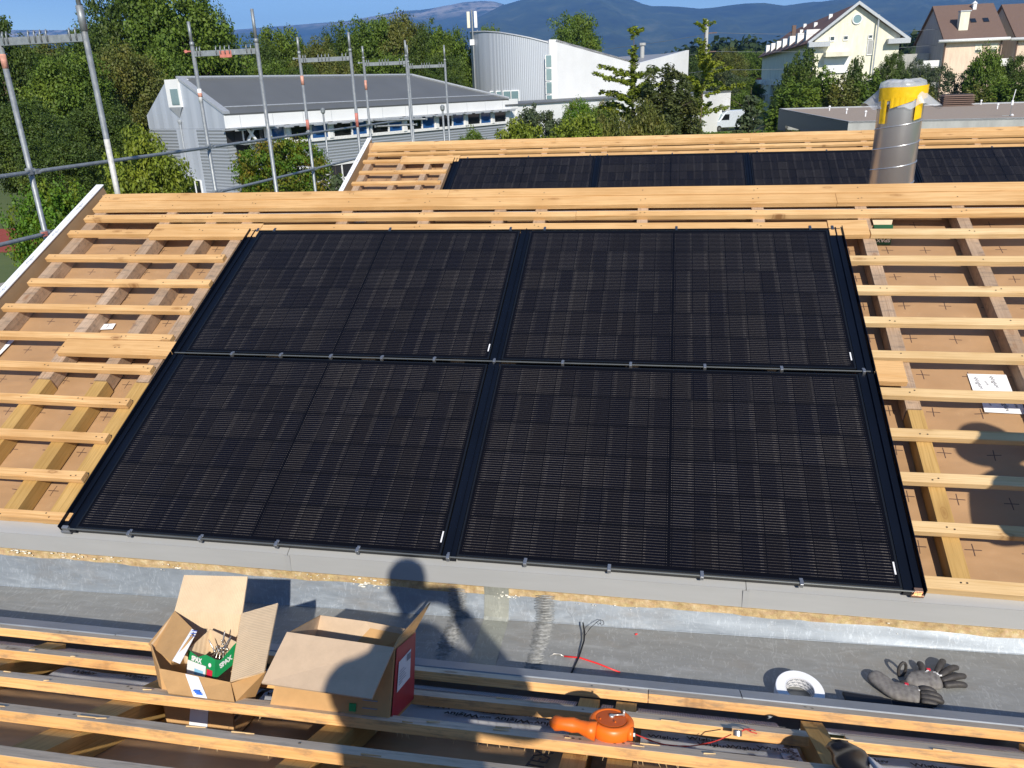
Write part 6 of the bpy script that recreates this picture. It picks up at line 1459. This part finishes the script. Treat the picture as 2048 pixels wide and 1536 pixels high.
def birch(seed):
    rs = np.random.RandomState(seed); L = []
    for k in range(110): z = rs.uniform(.3, 1); r = .17*(1-abs(z-.55)/.6)*rs.rand()**.5; a = rs.uniform(0, 6.28); L.append((math.cos(a)*r, math.sin(a)*r, z))
    return np.array(L)
proto('slim', 0, 22, .03, 'leaf_grey', 16, cfun=birch, cr=.045, trunk=(.9, .014, 14))
pj = random.Random(77)
def tree(key, px, pytop, Y, wpx, label, group=None, base=None, rot=None, name='tree', cat='tree', gz=GZ, thin=None):
    top = at(px, pytop, Y); h = top.z-gz; wdt = wpx/FPX*(Vector((top.x, Y, 0)).dot(Fv)); me, tk = PROTO[key]
    ext_ = PROTO[key+'_w'] if key+'_w' in PROTO else max(v.co.x for v in me.vertices)-min(v.co.x for v in me.vertices); PROTO[key+'_w'] = ext_
    hz_ = PROTO[key+'_h'] if key+'_h' in PROTO else max(v.co.z for v in me.vertices); PROTO[key+'_h'] = hz_
    T = empty(name, (top.x, Y, gz), (0, 0, pj.uniform(0, 6.28) if rot is None else rot), label=label, cat=cat, group=group); sx = wdt/ext_; T.scale = (sx, sx, h/hz_)
    for nm, m_ in (('crown', me), ('trunk', tk)):
        o = bpy.data.objects.new(nm, m_); COL.objects.link(o); o.parent = T
    return T
gL = 'tall trees massed at the left'; gB = 'trees behind the long grey roof'; gH = 'trees screening the cream and peach houses'; gM = 'shrubs between the white wing and the far roof'
# left mass
tree('oakD', -30, 5, 56, 200, 'dark tree cut by the left edge of the photo', gL)
tree('oakC', 75, 62, 74, 190, 'olive topped tree in the notch of sky at the far left', gL)
tree('oakA', 160, 45, 62, 220, 'dark tree rising behind the tall scaffold pole', gL)
tree('oakD', 250, -60, 72, 260, 'tallest dark tree, its top beyond the upper edge', gL)
tree('oakB', 345, -50, 70, 240, 'very tall green tree left of the grey roofed building', gL)
tree('oakA', 405, -6, 76, 150, 'tall dark tree whose right side stands against the sky', gL)
tree('oakC', 225, 70, 55, 200, 'olive green tree in front of the tallest dark tree', gL)
tree('oakB', 110, 95, 50, 210, 'mid green tree between the two nearest scaffold poles', gL)
tree('oakD', 30, 190, 40, 230, 'low dark tree behind the nearest scaffold pole', gL)
tree('oakA', 190, 190, 46, 200, 'shadowy dark tree below the left gable of the long building', gL)
tree('oakB', 300, 95, 62, 160, 'leafy tree just behind the gable of the long building', gL)
tree('oakC', 330, 120, 68, 150, 'small olive tree peeping beside the white dormer', gL)
tree('oakA', 100, 260, 36, 200, 'dark bushy tree above the round bright shrub', gL)
tree('yel', 272, 243, 27, 185, 'yellow green young tree touching the near ridge at the left', name='tree')
tree('brightA', 92, 342, 20, 225, 'round bright green shrub tree beside the red running track', name='tree')
tree('autumn', 558, 268, 31, 205, 'round umbrella shaped green tree with russet tips before the white building')
# behind long building
for px, pt, Y, wd, k_, lb in ((470, 98, 88, 120, 'oakC', 'lowest tree behind the left part of the grey roof'), (515, 62, 96, 130, 'oakA', 'dark tree behind the second scaffold frame'), (565, 46, 100, 130, 'oakB', 'tree with pointed top between the second and third scaffold frames'),
        (625, 66, 94, 130, 'oakC', 'olive tree behind the third scaffold frame'), (672, 40, 104, 130, 'oakA', 'dark tree left of the broad tree top'), (735, 24, 106, 150, 'oakB', 'broad green tree rising highest above the grey roof'),
        (795, 12, 108, 150, 'oakC', 'tall olive tree near the two farthest scaffold frames'), (850, 34, 104, 130, 'oakA', 'dark tree left of the antenna mast'), (900, 48, 100, 110, 'oakB', 'green tree touching the curved hall'),
        (985, 44, 125, 70, 'oakB', 'small tree top peeping above the curved hall'), (600, 120, 84, 130, 'oakD', 'lower dark tree directly behind the ridge of the grey roof'), (760, 105, 88, 150, 'oakB', 'lower green tree behind the right part of the grey roof'), (880, 100, 90, 120, 'oakD', 'lower dark tree beside the base of the curved hall'), (520, 115, 80, 120, 'oakB', 'lower mid green tree behind the left end of the ridge'), (680, 110, 86, 130, 'oakC', 'lower olive tree behind the middle of the ridge')):
    tree(k_, px, pt, Y, wd, lb, gB)
tree('oakB', 1154, 17, 150, 128, 'big rounded tree standing alone above the white sloping roof')
# shrubs in the middle
proto('greyround', 300, 80, .020, 'leaf_grey', 21, 1.2, low=.05, cr=.09)
tree('greyround', 1072, 203, 56, 140, 'grey green open crowned shrub against the white wing', gM)
tree('brightA', 1158, 188, 62, 100, 'bright green shrub with rounded top against the white wing', gM)
tree('autumn', 1213, 195, 60, 60, 'small russet tinged bush right of the bright green shrub', gM)
tree('mid', 938, 246, 44, 110, 'dark green rounded bush below the window band', gM)
tree('yel', 1040, 232, 40, 150, 'yellow green bush right of the farthest scaffold pole', gM)
tree('yel', 1155, 222, 41, 170, 'wide yellow green bush in the middle', gM)
tree('mid', 1192, 208, 52, 120, 'mid green shrub behind the wide yellow green bush', gM)
tree('droop', 1222, 212, 42, 150, 'olive bush with drooping leaves left of the dark juniper', gM)
tree('droop', 1288, 190, 44, 140, 'taller drooping olive bush touching the dark juniper', gM)
tree('juniper', 1330, 126, 50, 190, 'large dark spiky juniper in the centre background')
tree('larch', 1268, 50, 54, 165, 'thin pale larch with sparse side branches left of the juniper', 'pale larches', rot=.4)
tree('larch', 1410, 36, 60, 150, 'thin pale larch with sparse side branches right of the juniper', 'pale larches', rot=2.2)
tree('slim', 1502, 188, 52, 70, 'slender pale leaved young tree near the hedge')
tree('droop', 1625, 262, 36, 34, 'tiny plant before the window of the concrete building', name='shrub', cat='shrub')
tree('slim', 672, 348, 24, 60, 'thin yellowish reed like shrub by the far verge', name='shrub', cat='shrub')
# far trees centre right
for px, pt, Y, wd, k_, lb in ((1455, 90, 210, 110, 'oakC', 'distant olive tree right of the utility pole'), (1510, 96, 240, 110, 'oakB', 'distant green tree left of the cream house'), (1400, 100, 230, 90, 'oakA', 'distant dark tree behind the white wall'), (1440, 128, 160, 100, 'greypine', 'blue green tree behind the right larch'), (1490, 150, 170, 90, 'oakB', 'green tree above the parked van'), (1480, 180, 128, 110, 'mid', 'dark green bush behind the parked van'), (1545, 110, 260, 90, 'oakD', 'distant dark tree beside the tiny orange shed')):
    tree(k_, px, pt, Y, wd, lb, 'distant trees in the middle')
for px, pt, Y, wd, k_, lb in ((1590, 120, 92, 90, 'thujaB', 'dark tree at the left end of the screening row'), (1612, 92, 98, 90, 'thujaB', 'tall dark tree covering the corner of the cream house'), (1595, 150, 84, 120, 'thujaA', 'bright sided conifer above the corner of the concrete building'), (1650, 128, 90, 90, 'thujaA', 'conifer left of the white shutter'),
        (1690, 146, 86, 90, 'thujaC', 'olive conifer below the white shutter'), (1716, 110, 92, 60, 'thujaB', 'pointed dark tree before the cream wall'), (1745, 132, 88, 90, 'thujaA', 'conifer just left of the yellow taped duct'), (1790, 98, 96, 80, 'oakD', 'dark leafy tree under the right eave of the cream house'), (1800, 140, 84, 90, 'thujaB', 'dark conifer directly behind the yellow taped duct'),
        (1838, 112, 88, 70, 'greypine', 'grey green pine left of the peach house'), (1882, 125, 84, 110, 'greypine', 'broad grey green pine before the peach wall'), (1845, 150, 80, 90, 'thujaC', 'olive bush right of the yellow taped duct'), (1985, 78, 80, 92, 'mid', 'light leaved tall tree before the peach house'), (2042, 102, 82, 90, 'oakD', 'dark tree at the right edge of the photo'),
        (1960, 165, 76, 110, 'thujaC', 'olive bush behind the louvred vent'), (2010, 150, 77, 100, 'thujaA', 'mid green bush behind the sensor mast'), (2060, 150, 76, 110, 'thujaB', 'dark bush cut by the right edge')):
    tree(k_, px, pt, Y+16, wd, lb, gH)
# far wooded band and hedge: masses nobody could count
def band(name, pxs, pts_, Y, depth, n, size, mat, seed, h0=0, label=None, cat=None):
    rs = np.random.RandomState(seed); C_ = []
    for i in range(n):
        px = rs.uniform(pxs[0], pxs[1]); Yy = Y+rs.rand()*depth; ztop = at(px, np.interp(px, [q[0] for q in pts_], [q[1] for q in pts_]), Y).z
        X = at(px, 100, Yy).x; f = rs.rand()**.5; C_.append((X, Yy, GZ+h0+(ztop-GZ-h0)*f*(.85+.15*math.sin(px*.11+seed)+.08*rs.rand())))
    C_ = np.array(C_); me = leafmesh(name, C_, np.full(len(C_), size*1.6), 16, size*.55, seed, mat); o = bpy.data.objects.new(name, me); COL.objects.link(o); o['kind'] = 'stuff'; o['label'] = label; o['category'] = cat
band('far_woodland', (1340, 1700), [(1340, 108), (1440, 92), (1700, 92)], 420, 90, 1500, 4.5, 'leaf_far', 31, 0, 'distant woodland band below the mountain', 'woodland')
band('far_woodland', (1780, 1880), [(1780, 78), (1880, 86)], 330, 60, 400, 4.0, 'leaf_far', 33, 0, 'woodland seen between the cream and peach houses', 'woodland')
band('far_woodland', (-300, 960), [(-300, 130), (960, 130)], 130, 60, 3200, 2.2, 'leaf_dark', 32, 0, 'dark woodland filling the gaps behind the left trees', 'woodland')
def hedgebox(x0p, x1p, py, Y, h, label):
    a_, b_ = at(x0p, py, Y), at(x1p, py, Y); n = 700; rs = np.random.RandomState(40); C_ = np.stack([rs.uniform(a_.x, b_.x, n), Y+rs.uniform(0, 1.5, n), GZ+rs.rand(n)**.6*h], axis=1)
    me = leafmesh('hedge', C_, np.full(n, .35), 22, .16, 41, 'leaf_bright'); o = bpy.data.objects.new('hedge', me); COL.objects.link(o); tag(o, label, 'hedge')
hedgebox(1385, 1600, 255, 84, 1.1, 'long low green hedge in front of the parked van')
